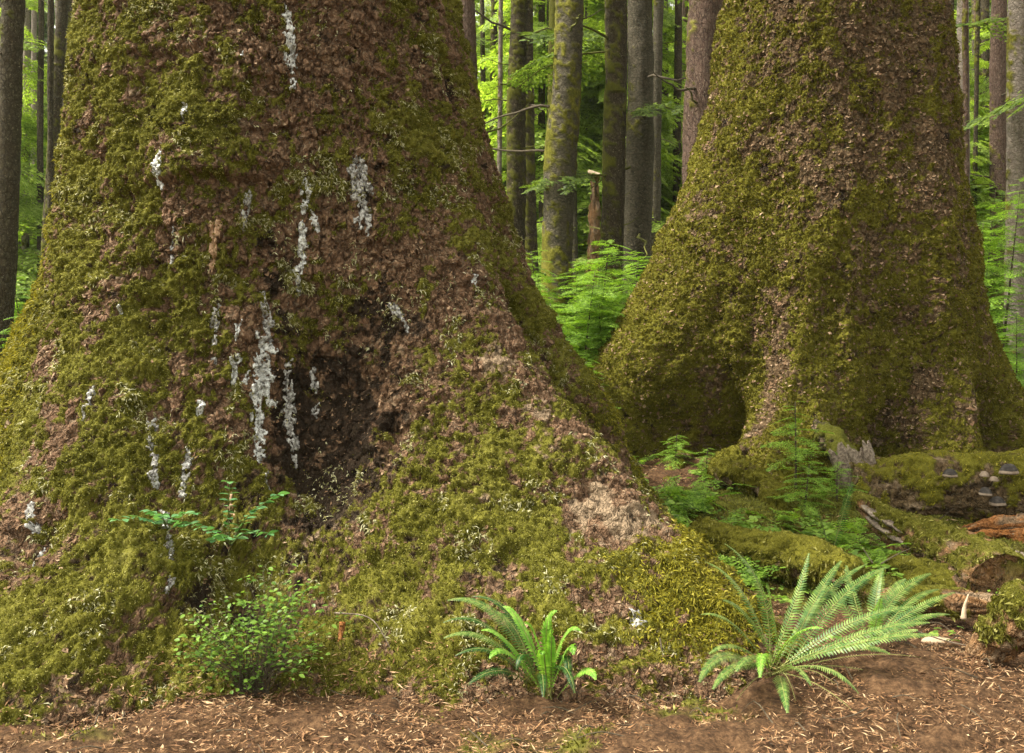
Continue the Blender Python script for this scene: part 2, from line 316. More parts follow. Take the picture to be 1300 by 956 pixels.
def scatter(V, Q, wt, n, rng):
    """n random points on quads Q of V with per-vertex weight wt"""
    a = V[Q[:, 2]] - V[Q[:, 0]]; b = V[Q[:, 3]] - V[Q[:, 1]]; fn = np.cross(a, b); ar = np.linalg.norm(fn, axis=1)
    p = ar * wt[Q].mean(1); cs = np.cumsum(p)
    if cs[-1] <= 0: return np.zeros((0, 3)), np.zeros((0, 3))
    i = np.searchsorted(cs, rng.random(n) * cs[-1]); i = np.minimum(i, len(Q) - 1)
    u, v = rng.random((2, n, 1)); q = V[Q[i]]
    p = q[:, 0] * (1-u) * (1-v) + q[:, 1] * u * (1-v) + q[:, 2] * u * v + q[:, 3] * (1-u) * v
    return p, unit(fn[i])
def tufts(p, nn, rng, length=0.014, width=0.004, per=3, droop=0.4, spread=0.9):
    """small moss shoots: 'per' narrow bent blades (2 triangles) per point"""
    p = np.repeat(p, per, 0); nn = np.repeat(nn, per, 0); n = len(p)
    d = unit(nn + spread * rng.normal(size=(n, 3)) * 0.6 + np.array([0, 0, -droop]))
    L = (length * (0.5 + rng.random((n, 1)) ** 1.5 * 1.2)); s = unit(np.cross(d, rng.normal(size=(n, 3)))) * width * (0.6 + 0.8 * rng.random((n, 1)))
    p = p - d * L * 0.15
    mid = p + d * L * 0.55; tip = mid + unit(d + np.array([0, 0, -droop * 1.2])) * L * 0.5
    V = np.stack([p, mid + s, tip, mid - s], 1).reshape(-1, 3)
    F = np.arange(len(V)).reshape(-1, 4)
    return V, F

# ground ---------------------------------------------------------------
def ground_z(x, y, fine=True):
    x = np.asarray(x, float); y = np.asarray(y, float)
    z = 0.075 * (np.sqrt((np.maximum(y - 9, 0)) ** 2 + 1) - 1) * np.clip(1.0, 0, 1)
    z = np.where(y > 35, 0.075 * 25.02 + 0.02 * (y - 35), z)
    z = z + 0.17 * np.exp(-(((x - 2.6) / 2.6) ** 2 + ((y - 9) / 2.4) ** 2))
    z = z + 0.10 * np.exp(-(((x - 1.1) / .8) ** 2 + ((y - 6.4) / 1.2) ** 2))
    z = z - .10 * np.exp(-(((x - 2.55) / .55) ** 2 + ((y - 5.35) / .6) ** 2)) - .14 * np.exp(-(((x - 3.3) / .7) ** 2 + ((y - 6.55) / .35) ** 2))
    z = z - .06 * np.exp(-(((x + .6) / 1.2) ** 2 + ((y - 3.9) / .35) ** 2))
    if fine:
        sh = x.shape; P = np.stack([x.ravel(), y.ravel(), np.zeros(x.size)], 1)
        z = z + (0.045 * fbm(P, 1.3, 3, 5) + 0.014 * fbm(P, 9, 3, 9)).reshape(sh)
    return z
def gz(x, y): return float(ground_z(np.array([x]), np.array([y]))[0])
def near(px, D): x = (px - CX) / FPX * D; return np.array([x, D, gz(x, D)])

def axis_coords(lo, hi, a, b, fine, coarse_growth=1.12):
    mid = list(np.arange(a, b, fine)); s = fine; x = b; right = []
    while x < hi: right.append(x); s *= coarse_growth; x += s
    right.append(hi); s = fine; x = a - fine; left = []
    while x > lo: left.append(x); s *= coarse_growth; x -= s
    left.append(lo); return np.array(left[::-1] + mid + right)
gx = axis_coords(-160, 160, -0.6, 5.4, 0.02); gy = axis_coords(-60, 200, 3.0, 8.6, 0.02)
X, Y = np.meshgrid(gx, gy); Pg = np.stack([X.ravel(), Y.ravel(), np.zeros(X.size)], 1)
Zg = ground_z(X, Y).ravel() + 0.008 * fbm(Pg, 35, 3, 77) + .03 * fbm(Pg, 4, 3, 78)
mossg = sst(fbm(Pg, 1.6, 6, 21, .62) + 0.9 * np.exp(-(((Pg[:, 0] - 1.4) / 1.3) ** 2 + ((Pg[:, 1] - 6.2) / 1.5) ** 2)) - 1.2 * np.exp(-(((Pg[:, 0] - 1.5) / .5) ** 2 + ((Pg[:, 1] - 8.2) / .8) ** 2)) - 1.6 * np.exp(-(((Pg[:, 0] - 2.0) / 1.0) ** 2 + ((Pg[:, 1] - 4.2) / 0.8) ** 2)) + 0.25 * (Pg[:, 1] > 9) - .35 * (1 - sst(Pg[:, 1], 3.6, 4.6)) * (Pg[:, 0] > -1.2), -0.05, 0.3)
Vg = np.stack([X.ravel(), Y.ravel(), Zg + 0.012 * mossg], 1)
Qg = grid_faces(len(gy), len(gx))
gr = mk('ground', Vg, Qg, M_ground, attrs={'moss': mossg}, smooth=True, kind='structure')
gr['label'] = 'forest floor of brown needles and moss'

# ------------------------------------------------------------------ giant trees
class Giant:
    def __init__(s, cx, cy, th, zz, R, zb):
        s.cx, s.cy, s.zb = cx, cy, zb
        th = np.array(th, float); R = np.array(R, float)       # R[k_theta][k_z]
        T = np.concatenate([th - 360, th, th + 360]); RR = np.concatenate([R, R, R])
        s.tg = np.linspace(-360, 360, 1441); s.zg = np.linspace(zz[0], zz[-1], 800)
        a = hermite(s.tg, T, RR)                               # (nt, nzk)
        s.G = hermite(s.zg, np.array(zz, float), a.T)          # (nz, nt)
    def R(s, th, z):
        th = (np.asarray(th, float) + 180) % 360 - 180
        u = (th + 360) / 720 * 1440; v = (np.clip(z, s.zg[0], s.zg[-1]) - s.zg[0]) / (s.zg[-1] - s.zg[0]) * 799
        i = np.clip(u.astype(int), 0, 1439); j = np.clip(np.asarray(v).astype(int), 0, 798); fu = u - i; fv = v - j
        G = s.G
        return (G[j, i] * (1-fu) + G[j, i+1] * fu) * (1-fv) + (G[j+1, i] * (1-fu) + G[j+1, i+1] * fu) * fv
    def hit(s, px, py):
        D = np.arange(2.5, 13, 0.01); x = (px - CX) / FPX * D; z = CAMZ + (HY - py) / FPX * D
        dx, dy = x - s.cx, D - s.cy; r = np.hypot(dx, dy); th = np.degrees(np.arctan2(dy, dx))
        k = np.nonzero(r < s.R(th, z))[0]
        if len(k) == 0: k = [np.argmin(r - s.R(th, z))]
        return np.array([x[k[0]], D[k[0]], z[k[0]]])
    def grid(s, thetas, zs):
        T, Z = np.meshgrid(thetas, zs); r = s.R(T, Z); a = np.radians(T)
        return np.stack([s.cx + r * np.cos(a), s.cy + r * np.sin(a), Z], -1).reshape(-1, 3).astype(F4)
def seg_dist(P, pts):
    """distance from P to polyline, and parameter"""
    best = np.full(len(P), 9e9, F4)
    for a, b in zip(pts[:-1], pts[1:]):
        ab = b - a; t_ = np.clip(((P - a) @ ab) / max(ab @ ab, 1e-9), 0, 1)
        d = np.linalg.norm(P - (a + t_[:, None] * ab), axis=1); best = np.minimum(best, d)
    return best

# ---- the near giant
zz = [-0.4, 0, .3, .6, 1, 1.5, 2, 2.5, 3.5, 6, 14]
rows = {
  -180: [2.9, 2.5, 2.22, 1.98, 1.71, 1.40, 1.23, 1.18, 1.09, 1.12, .9],
  -160: [3.0, 2.6, 2.27, 1.98, 1.68, 1.40, 1.24, 1.18, 1.09, 1.12, .9],
  -140: [2.1, 2.0, 1.9, 1.8, 1.62, 1.43, 1.31, 1.26, 1.2, 1.12, .9],
  -124: [1.95, 1.85, 1.78, 1.7, 1.6, 1.44, 1.33, 1.27, 1.2, 1.12, .9],
  -107: [3.3, 2.9, 2.42, 2.08, 1.76, 1.5, 1.38, 1.29, 1.2, 1.12, .9],
  -92:  [3.2, 2.8, 2.36, 2.0, 1.68, 1.47, 1.40, 1.32, 1.2, 1.12, .9],
  -80:  [2.95, 2.55, 2.08, 1.72, 1.51, 1.42, 1.36, 1.3, 1.2, 1.12, .9],
  -70:  [2.9, 2.48, 1.98, 1.62, 1.42, 1.36, 1.33, 1.29, 1.2, 1.12, .9],
  -57:  [3.3, 2.8, 2.36, 1.98, 1.68, 1.46, 1.38, 1.31, 1.2, 1.12, .9],
  -45:  [3.8, 3.3, 2.85, 2.42, 2.02, 1.66, 1.46, 1.35, 1.21, 1.12, .9],
  -36:  [3.95, 3.5, 3.12, 2.74, 2.28, 1.82, 1.55, 1.39, 1.22, 1.12, .9],
  -27:  [3.3, 2.9, 2.55, 2.3, 2.0, 1.74, 1.55, 1.4, 1.22, 1.12, .9],
  -15:  [2.0, 1.85, 1.75, 1.66, 1.60, 1.52, 1.46, 1.4, 1.22, 1.12, .9],
  3:    [2.95, 2.7, 2.52, 2.34, 2.12, 1.78, 1.58, 1.43, 1.22, 1.12, .9],
  18:   [2.5, 2.2, 2.1, 2.0, 1.85, 1.65, 1.5, 1.38, 1.21, 1.12, .9],
  50:   [2.1, 1.9, 1.8, 1.7, 1.6, 1.45, 1.35, 1.3, 1.2, 1.12, .9],
  80:   [2.9, 2.5, 2.2, 2.0, 1.7, 1.5, 1.38, 1.3, 1.2, 1.12, .9],
  115:  [2.1, 1.9, 1.8, 1.7, 1.6, 1.45, 1.35, 1.3, 1.2, 1.12, .9],
  145:  [2.9, 2.5, 2.2, 1.9, 1.62, 1.38, 1.24, 1.18, 1.1, 1.12, .9]}
G1 = Giant(-1.57, 6.2, list(rows), zz, list(rows.values()), 0)
def blobs(G, P, lst):
    """sum of gaussians placed on the surface: (px, py, rx_px, ry_px, amount)"""
    out = np.zeros(len(P), F4)
    for px, py, rx, ry, am in lst:
        c = G.hit(px, py); k = c[1] / FPX; rx, ry = rx * k, ry * k
        d = P - c; h = d[:, 0] ** 2 + d[:, 1] ** 2
        out += am * np.exp(-(h / rx ** 2 + d[:, 2] ** 2 / ry ** 2))
    return out

def build_giant(G, thetas, zs, seed, plate, bark_amp, macro, mossbias, stain_shade_b, paleb, pinkb, th_moss=0.0, ledges=(), rib=.03):
    V = G.grid(thetas, zs); Qd = grid_faces(len(zs), len(thetas), True)
    n0 = -vnormals(V, [Qd]) ; c = V - np.array([G.cx, G.cy, 0]); c[:, 2] = 0
    n0 *= np.sign((n0 * c).sum(1))[:, None]
    d = macro(V)
    P = V.astype(F4)
    # ribs that run down the trunk and out along the roots
    th = np.degrees(np.arctan2(V[:, 1] - G.cy, V[:, 0] - G.cx))
    A = np.radians(th); cyl = np.stack([np.cos(A) * 1.6, np.sin(A) * 1.6, V[:, 2] * 0.35], 1)
    d = d + rib * fbm(cyl, 2.6, 3, seed + 1) + (rib - .03) * (1 - sst(V[:, 2], .3, 2.6)) * np.abs(fbm(cyl * [1, 1, .5], 3.4, 2, seed + 40)) * -3 + 0.028 * fbm(P, 3.5, 4, seed + 2)
    # bark plates, two sizes, each tilted so its lower edge lifts off
    W = P + 0.012 * np.stack([vnoise(P, 30, seed + 70), vnoise(P, 30, seed + 71), vnoise(P, 30, seed + 72)], 1)
    f1, f2, rid, off = worley(W, (plate, plate, plate * 0.72), seed + 3)
    edge = sst(f2 - f1, 0.0, 0.11)
    pl = (0.45 + 0.75 * rid) * edge - 0.9 * off[:, 2] * edge * (0.3 + rid)
    g1, g2, rid2, off2 = worley(W, (plate * 2.6, plate * 2.6, plate * 1.7), seed + 4)
    pl2 = sst(g2 - g1, 0, 0.25) * (0.4 + rid2 * .6) - 0.5 * off2[:, 2]
    bark = bark_amp * (pl + 0.42 * pl2)
    # moss cushions
    mb = mossbias(P)
    ms = fbm(P, 3.2, 3, seed + 5) * 0.50 + fbm(P, 11, 3, seed + 6, 0.62) * 0.52 + fbm(P, 32, 3, seed + 26, .6) * .42 + mb + 0.3 * (pl2 - .3)
    moss = sst(ms, 0.0 + th_moss, 0.10 + th_moss)
    cush = sst(ms, 0.0 + th_moss, 0.7 + th_moss)
    lump = fbm(P, 42, 3, seed + 7, 0.6)
    stain = sst(stain_shade_b(P) + 0.6 * fbm(P, 9, 5, seed + 8, 0.65) + .45 * fbm(P, 34, 3, seed + 28, .65), 0.40, 0.70)
    pale = sst(paleb(P) + 0.55 * fbm(P, 12, 4, seed + 9, 0.65), 0.40, 0.60)
    moss = moss * (1 - 0.75 * stain) * (1 - pale)
    thick = 0.007 + 0.013 * cush + 0.018 * sst(fbm(P, 8, 3, seed + 12), 0.0, 0.6) * cush
    pit = sst(-fbm(P, 11, 4, seed + 20, .6), .22, .62) + .6 * sst(-fbm(P, 26, 3, seed + 21, .6), .25, .6)
    crack = sst(fbm(cyl * [1, 1, 2.2], 9, 4, seed + 22, .6), .35, .62)
    d = d + bark * (1 - 0.5 * moss) + moss * (thick + 0.011 * lump) - .013 * pit - .016 * crack
    for px, py, rx, up, dn, am in ledges:
        cc = G.hit(px, py); k = cc[1] / FPX; q = P - cc
        wob = q[:, 2] + 0.04 * fbm(P, 7, 3, seed + 30)
        hh = np.exp(-(q[:, 0] ** 2 + q[:, 1] ** 2) / (rx * k) ** 2)
        d = d + am * hh * np.where(wob > 0, np.exp(-(wob / (up * k)) ** 2), np.exp(-(wob / (dn * k)) ** 2))
    V = V + n0 * d[:, None]
    plate_col = np.clip(sst(rid * 0.6 + rid2 * .4, 0.45, 0.8) + pinkb(P), 0, 1) * (1 - moss)
    return V.astype(float), Qd, n0, dict(moss=moss, stain=stain, pale=pale * (1 - moss), plate=plate_col), ms

th_hi = np.concatenate([np.arange(-196, 24, 0.185), np.arange(24, 164, 1.4)])
z_hi = np.concatenate([np.arange(-0.35, 3.75, 0.0068), 3.75 + 0.02 * np.arange(1, 30) ** 1.75])
z_hi = np.concatenate([z_hi, np.arange(z_hi[-1] + .5, 14, 0.5)])
def macro1(P):
    return blobs(G1, P, [(250, 165, 75, 55, 0.055), (300, 205, 60, 24, 0.05), (160, 60, 60, 80, 0.02),
        (425, 600, 60, 120, -0.07), (395, 480, 12, 80, -.03), (500, 560, 14, 80, -.04), (450, 520, 40, 90, .01), (320, 740, 60, 60, -0.10), (300, 800, 90, 60, -0.08), (430, 760, 30, 60, -0.06), (40, 690, 45, 60, -0.12), (450, 500, 40, 90, -.07), (395, 480, 12, 80, -.03), (500, 560, 14, 80, -.04),
        (560, 640, 90, 70, 0.05), (700, 760, 80, 60, 0.05), (150, 720, 60, 90, 0.05)])
def mb1(P):
    left = sst(-(P[:, 0] + 2.55) - 0.12 * P[:, 2] * 0, -0.35, 0.25) * 0.45
    return 0.06 + left + blobs(G1, P, [(250, 130, 110, 110, .25), (480, 120, 90, 130, -.28), (480, 260, 60, 90, -.45), (350, 330, 70, 120, -.15), (420, 60, 60, 60, -.15), (600, 300, 40, 200, .2),
        (620, 420, 50, 50, -.22), (700, 540, 45, 60, -.28), (560, 640, 130, 90, .35), (620, 760, 160, 80, .45), (790, 660, 60, 40, -.6), (870, 780, 80, 80, .6),
        (400, 560, 60, 150, -.35), (330, 480, 30, 130, -.3), (120, 620, 120, 60, .25), (120, 760, 90, 90, .3), (60, 840, 120, 50, .3), (350, 840, 160, 40, .3), (60, 700, 30, 60, -.2), (250, 640, 80, 60, .15), (290, 420, 60, 60, .0),
        (130, 390, 60, 40, -.2), (470, 680, 70, 100, .0), (760, 560, 40, 90, .25), (880, 700, 40, 40, .45)])
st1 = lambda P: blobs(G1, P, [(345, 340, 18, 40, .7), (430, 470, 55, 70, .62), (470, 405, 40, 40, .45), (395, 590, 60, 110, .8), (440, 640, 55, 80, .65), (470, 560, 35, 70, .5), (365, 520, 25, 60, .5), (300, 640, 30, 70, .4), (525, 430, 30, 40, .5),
    (462, 260, 16, 50, .5), (120, 510, 10, 35, .5), (578, 130, 8, 60, .6), (533, 20, 14, 30, .6), (300, 760, 70, 70, .6), (40, 680, 30, 60, .4), (205, 690, 12, 70, .4)])  # charred and wet bark, with the shade of the hollows painted in
pa1 = lambda P: blobs(G1, P, [(790, 660, 48, 30, 1.0), (740, 625, 40, 20, .4), (640, 470, 30, 30, .45), (700, 540, 40, 40, .25), (300, 330, 25, 60, .2), (420, 680, 35, 60, .35), (620, 440, 20, 20, .3)])
pk1 = lambda P: blobs(G1, P, [(480, 200, 90, 150, .35), (690, 540, 60, 80, .5), (640, 450, 50, 40, .4), (400, 300, 50, 80, .2), (200, 380, 80, 60, .2)])
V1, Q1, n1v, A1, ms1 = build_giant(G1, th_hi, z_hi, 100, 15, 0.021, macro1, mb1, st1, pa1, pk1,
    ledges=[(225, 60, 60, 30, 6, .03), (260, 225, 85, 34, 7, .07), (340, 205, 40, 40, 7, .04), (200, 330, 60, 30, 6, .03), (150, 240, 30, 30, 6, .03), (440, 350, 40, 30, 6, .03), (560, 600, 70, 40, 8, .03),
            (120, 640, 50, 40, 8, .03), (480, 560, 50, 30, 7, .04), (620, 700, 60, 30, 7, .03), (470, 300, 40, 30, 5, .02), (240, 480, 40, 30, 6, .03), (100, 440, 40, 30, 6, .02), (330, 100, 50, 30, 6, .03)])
t1 = thing('giant_spruce', 'huge near spruce trunk with moss, white resin streaks and spreading roots, left of centre', 'tree', (-1.57, 6.2, 0), None)
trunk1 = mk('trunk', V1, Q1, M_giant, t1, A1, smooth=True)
rng = np.random.default_rng(5)
vis = np.zeros(len(V1), bool); nc = len(th_hi)
colok = (th_hi < 20); rowok = (z_hi > -0.05) & (z_hi < 3.8)
vis = (rowok[:, None] & colok[None, :]).ravel()
gold = np.clip(blobs(G1, V1.astype(F4), [(880, 770, 70, 90, 1.4), (800, 540, 60, 60, .5), (860, 690, 40, 40, .7)]) + 0.4 * sst(-(V1[:, 0] + 2.6), -.1, .3), 0, 1)
w = A1['moss'] ** 2 * vis
p, nn = scatter(V1, Q1, w * (1 - gold), 230000, rng); v, f = tufts(p, nn, rng, 0.0095, 0.0026, 2)
mk('moss', v, f, M_tuft, t1, kind='stuff')
p, nn = scatter(V1, Q1, w * gold, 60000, rng); v, f = tufts(p, nn, rng, 0.026, 0.0030, 2, 0.5)
mk('golden_moss', v, f, M_tuftg, t1, kind='stuff')
# pale lichen wisps in clumps
cl = sst(fbm(V1.astype(F4), 6, 3, 321), 0.25, 0.6) * (0.35 + blobs(G1, V1.astype(F4), [(400, 420, 160, 260, .8), (580, 680, 160, 120, .7), (300, 350, 80, 90, .4)]))
p, nn = scatter(V1, Q1, cl * vis * (.15 + A1['moss']), 11000, rng); v, f = tufts(p, nn, rng, 0.022, 0.0026, 3, 0.5, 1.4)
mk('lichen', v, f, M_lichen, t1, kind='stuff')
# bark flakes: small curled scales standing off the bare bark
def flakes(p, nn, rng, size):
    n = len(p); dn = np.array([0, 0, -1.0]); tv = unit(dn - (nn @ dn)[:, None] * nn); sv = np.cross(nn, tv)
    s = size * (0.4 + rng.random((n, 1)) ** 1.5); tw = rng.normal(size=(n, 1)) * .35
    a = unit(tv + sv * tw); b = np.cross(nn, a)
    lift = s * (0.05 + 0.35 * rng.random((n, 1)))
    r = rng.random((n, 4, 1)) * 1.1 + .45
    q = p - a * s * .4 - nn * s * .25
    V = np.stack([q - b * s * .55 * r[:, 0], q + a * s * .8 * r[:, 1] - b * s * .5 + nn * (lift + s * .2), q + a * s * 1.05 * r[:, 2] + nn * (lift + s * .45), q + a * s * .8 + b * s * .5 * r[:, 3] + nn * (lift + s * .2), q + b * s * .55 * r[:, 0]], 1)
    return V.reshape(-1, 3), np.arange(n * 5).reshape(-1, 5)
M_flake = leaf_mat('bark_scales', [(0.15, (0.06, 0.032, 0.017)), (0.5, (0.15, 0.088, 0.048)), (0.85, (0.3, 0.21, 0.13))], 0.0, 0.9, spec=0.15)

# resin streaks: cut from the trunk's own relief, a few millimetres thick
streaks = [
 ([(364, -10), (366, 22), (368, 45), (371, 80), (373, 112)], [4, 5, 8, 10, 5], M_resin, 'long greyish white resin streak high on the trunk'),
 ([(308, 63), (309, 80), (310, 96)], [2, 4, 2], M_resin, None), ([(245, 142), (243, 160)], [4, 3], M_resin, None),
 ([(218, 198), (216, 215), (213, 245)], [3, 9, 4], M_resin, None), ([(379, 130), (382, 170), (384, 200)], [2, 2, 2], M_resing, None),
 ([(385, 225), (388, 250), (386, 270)], [5, 6, 4], M_resin, None), ([(399, 272), (402, 290)], [6, 5], M_resin, None),
 ([(385, 278), (383, 300), (384, 330)], [4, 6, 6], M_resin, None), ([(380, 335), (377, 355), (380, 380), (379, 400)], [7, 6, 4, 3], M_resin, None),
 ([(276, 290), (272, 320), (268, 350)], [7, 6, 3], M_resino, None), ([(276, 388), (273, 420), (271, 462)], [5, 6, 4], M_resing, None),
 ([(305, 400), (299, 440), (296, 470), (294, 495)], [3, 5, 7, 4], M_resin, None),
 ([(333, 372), (336, 400), (338, 432)], [6, 8, 9], M_resing, None),
 ([(336, 430), (330, 470), (327, 505), (327, 530)], [10, 17, 19, 9], M_resin, 'widest white resin patch in the middle of the trunk'),
 ([(327, 535), (326, 565), (325, 600)], [8, 8, 6], M_resin, None), ([(326, 603), (333, 618), (342, 630)], [6, 5, 3], M_resing, None),
 ([(364, 465), (366, 510), (371, 550), (376, 600)], [6, 8, 8, 4], M_resing, None), ([(225, 290), (221, 318), (219, 335)], [4, 5, 3], M_resing, None),
 ([(190, 535), (195, 575), (197, 630)], [6, 8, 4], M_resing, None), ([(238, 570), (235, 600), (232, 630)], [5, 6, 4], M_resing, None),
 ([(205, 640), (210, 680), (214, 740), (216, 790)], [7, 8, 5, 3], M_resing, None), ([(46, 628), (42, 660), (38, 700), (33, 720)], [6, 8, 7, 4], M_resing, None),
 ([(448, 205), (456, 240), (462, 290)], [9, 14, 9], M_resing, 'wide grey weathered streak on reddish bark'), ([(602, 352), (604, 368)], [6, 5], M_resin, None),
 ([(158, 395), (154, 415)], [4, 2], M_resin, None), ([(120, 500), (112, 530)], [6, 4], M_resing, None), ([(255, 512), (250, 530)], [5, 4], M_resin, None),
 ([(484, 500), (482, 520), (480, 545)], [3, 4, 3], M_resino, None), ([(432, 790), (430, 830)], [4, 5], M_resino, None), ([(315, 250), (310, 290)], [6, 4], M_resing, None),
 ([(500, 390), (520, 420)], [6, 5], M_resing, None), ([(810, 785), (812, 800)], [12, 9], M_resing, None), ([(395, 470), (400, 540)], [5, 4], M_resing, None), ([(290, 620), (292, 660)], [3, 3], M_resino, None)]
resv = np.ones(len(V1), F4)
for pts, wd, mm, lb in streaks:
    c3 = np.array([G1.hit(*q) for q in pts]); wm = .9 * np.array(wd, float) * c3[:, 1] / FPX
    c3s = smooth_path(c3, 14); ws = np.interp(np.linspace(0, 1, 14), np.linspace(0, 1, len(wm)), wm)
    lo, hi = c3s.min(0) - .12, c3s.max(0) + .12
    rows_ = np.nonzero((z_hi > lo[2]) & (z_hi < hi[2]))[0]; tt = np.degrees(np.arctan2(c3s[:, 1] - G1.cy, c3s[:, 0] - G1.cx))
    cols_ = np.nonzero((th_hi > tt.min() - 5) & (th_hi < tt.max() + 5))[0]
    idx = (rows_[:, None] * nc + cols_[None, :]); Pv = V1[idx.ravel()]
    base = G1.grid(th_hi[cols_], z_hi[rows_])
    dd = np.linalg.norm(base[:, None] - c3s[None], axis=2) ; dd[:, :] -= ws[None, :]
    nzv = fbm(Pv.astype(F4), (55, 55, 22), 4, 11, 0.65); dm = dd.min(1) - nzv * np.median(ws) * 1.5 + .0035
    ins = (dm < 0).reshape(len(rows_), len(cols_))
    resv[idx.ravel()[dm < .012]] = 0
    q = grid_faces(len(rows_), len(cols_)); keep = ins.ravel()[q].sum(1) >= 3; q = q[keep]
    if len(q) < 4: continue
    lab = np.arange(len(rows_) * len(cols_))
    for _ in range(400):
        mn = lab[q].min(1); old = lab.copy(); np.minimum.at(lab, q.ravel(), np.repeat(mn, 4))
        if (old == lab).all(): break
    q0 = q; fl_ = lab[q0[:, 0]]; ids, cn_ = np.unique(fl_, return_counts=True); good = ids[np.argsort(-cn_)][:3]; gc = np.sort(cn_)[::-1][:3]
    for gi, (g_, c_) in enumerate(zip(good, gc)):
        if c_ < 12: continue
        q = q0[fl_ == g_]; u, inv = np.unique(q, return_inverse=True); q = inv.reshape(q.shape)
        top = Pv[u] + n1v[idx.ravel()[u]] * (0.0022 + 0.0022 * sst(-dm[u], 0, .01) + 0.001 * nzv[u])[:, None]
        k = len(u); bot = Pv[u] - n1v[idx.ravel()[u]] * 0.004
        e = np.concatenate([q[:, [0, 1]], q[:, [1, 2]], q[:, [2, 3]], q[:, [3, 0]]]); key = np.sort(e, 1); key = key[:, 0] * k + key[:, 1]
        _, fi, cn = np.unique(key, return_index=True, return_counts=True); be = e[fi[cn == 1]]
        side = np.stack([be[:, 1], be[:, 0], be[:, 0] + k, be[:, 1] + k], 1)
        mk('resin_streak', np.concatenate([top, bot]), np.concatenate([q, side]), mm, t1, smooth=True, label=lb if gi == 0 else None)

p, nn = scatter(V1, Q1, (1 - A1['moss']) * vis * (1 - .6 * A1['stain']) * (1 - .6 * A1['pale']) * resv * sst(fbm(V1.astype(F4), 5, 3, 771), -.4, .4), 13000, rng); v, f = flakes(p, nn, rng, 0.0145)
mk('bark_scales', v, f, M_flake, t1, kind='stuff')

# ---- the far giant
zz2 = [-0.3, 0.15, .45, .8, 1.26, 1.6, 2.29, 3.08, 3.9, 4.67, 8, 16]
rows2 = {
  -180: [3.2, 2.85, 2.72, 2.55, 2.3, 2.08, 1.72, 1.37, 1.18, 1.06, .98, .75],
  -165: [2.55, 2.38, 2.32, 2.26, 2.1, 1.92, 1.62, 1.33, 1.17, 1.06, .98, .75],
  -148: [1.05, 1.1, 1.22, 1.46, 1.6, 1.56, 1.42, 1.25, 1.14, 1.05, .98, .75],
  -134: [2.05, 1.85, 1.66, 1.52, 1.46, 1.45, 1.33, 1.22, 1.12, 1.05, .98, .75],
  -120: [2.8, 2.4, 2.05, 1.78, 1.54, 1.42, 1.3, 1.2, 1.11, 1.04, .98, .75],
  -106: [2.2, 1.85, 1.66, 1.5, 1.4, 1.36, 1.27, 1.18, 1.1, 1.04, .98, .75],
  -86:  [.9, .9, 1.0, 1.16, 1.24, 1.26, 1.22, 1.16, 1.1, 1.04, .98, .75],
  -66:  [1.9, 1.68, 1.55, 1.45, 1.38, 1.33, 1.24, 1.16, 1.1, 1.04, .98, .75],
  -54:  [1.75, 1.55, 1.46, 1.42, 1.38, 1.33, 1.24, 1.16, 1.1, 1.04, .98, .75],
  -38:  [.7, .72, .85, 1.22, 1.34, 1.32, 1.24, 1.15, 1.1, 1.05, .98, .75],
  -20:  [1.5, 1.4, 1.5, 1.56, 1.48, 1.38, 1.22, 1.07, .99, .93, .98, .75],
  -4:   [3.1, 2.6, 2.22, 1.86, 1.6, 1.44, 1.24, 1.07, .99, .93, .98, .75],
  20:   [2.2, 1.9, 1.8, 1.6, 1.46, 1.38, 1.22, 1.07, .99, .93, .98, .75],
  60:   [1.8, 1.6, 1.5, 1.4, 1.35, 1.3, 1.2, 1.15, 1.1, 1.05, .98, .75],
  100:  [2.5, 2.2, 1.9, 1.7, 1.5, 1.4, 1.25, 1.15, 1.1, 1.05, .98, .75],
  140:  [2.0, 1.8, 1.7, 1.6, 1.5, 1.4, 1.3, 1.2, 1.12, 1.05, .98, .75]}
G2 = Giant(3.25, 9.5, list(rows2), zz2, list(rows2.values()), 0)
th2 = np.concatenate([np.arange(-200, 24, 0.36), np.arange(24, 160, 2.0)])
z2 = np.concatenate([np.arange(-0.2, 5.0, 0.0115), 5.0 + 0.03 * np.arange(1, 30) ** 1.8]); z2 = np.concatenate([z2, np.arange(z2[-1] + .5, 16, .6)])
mac2 = lambda P: blobs(G2, P, [(1000, 480, 20, 120, .04), (835, 545, 30, 30, -.12), (1080, 560, 25, 25, -.15), (1250, 560, 40, 20, -.12)])
mb2 = lambda P: 0.16 + 0.35 * sst(-(P[:, 0] - 2.75), -.3, .5) + 0.2 * sst(P[:, 0], 3.5, 4.6) - 0.3 * sst(P[:, 2], 1.6, 3.2) + blobs(G2, P, [(985, 470, 26, 100, -1.0), (1165, 480, 14, 90, -.5), (960, 560, 30, 40, -.3), (1100, 120, 120, 120, -.05), (1130, 400, 120, 90, .25), (850, 420, 60, 60, .3)])
V2, Q2, n2v, A2, ms2 = build_giant(G2, th2, z2, 500, 13, 0.019, mac2, mb2, lambda P: blobs(G2, P, [(970, 210, 8, 8, 1.0), (925, 158, 6, 6, .9)]),
    lambda P: blobs(G2, P, [(960, 545, 20, 40, .35)]), lambda P: blobs(G2, P, [(985, 470, 30, 100, .5), (1100, 60, 80, 60, .15)]), rib=.07)
t2 = thing('giant_spruce', 'huge mossy spruce trunk standing behind the fallen log, right of centre', 'tree', (3.25, 9.5, .15), None)
mk('trunk', V2, Q2, M_giant2, t2, A2, smooth=True)
vis2 = ((z2 > 0.0) & (z2 < 5.0))[:, None] & (th2 < 22)[None, :]; vis2 = vis2.ravel()
p, nn = scatter(V2, Q2, A2['moss'] ** 2 * vis2, 120000, rng); v, f = tufts(p, nn, rng, 0.019, 0.0052, 2)
mk('moss', v, f, M_tuft2, t2, kind='stuff')
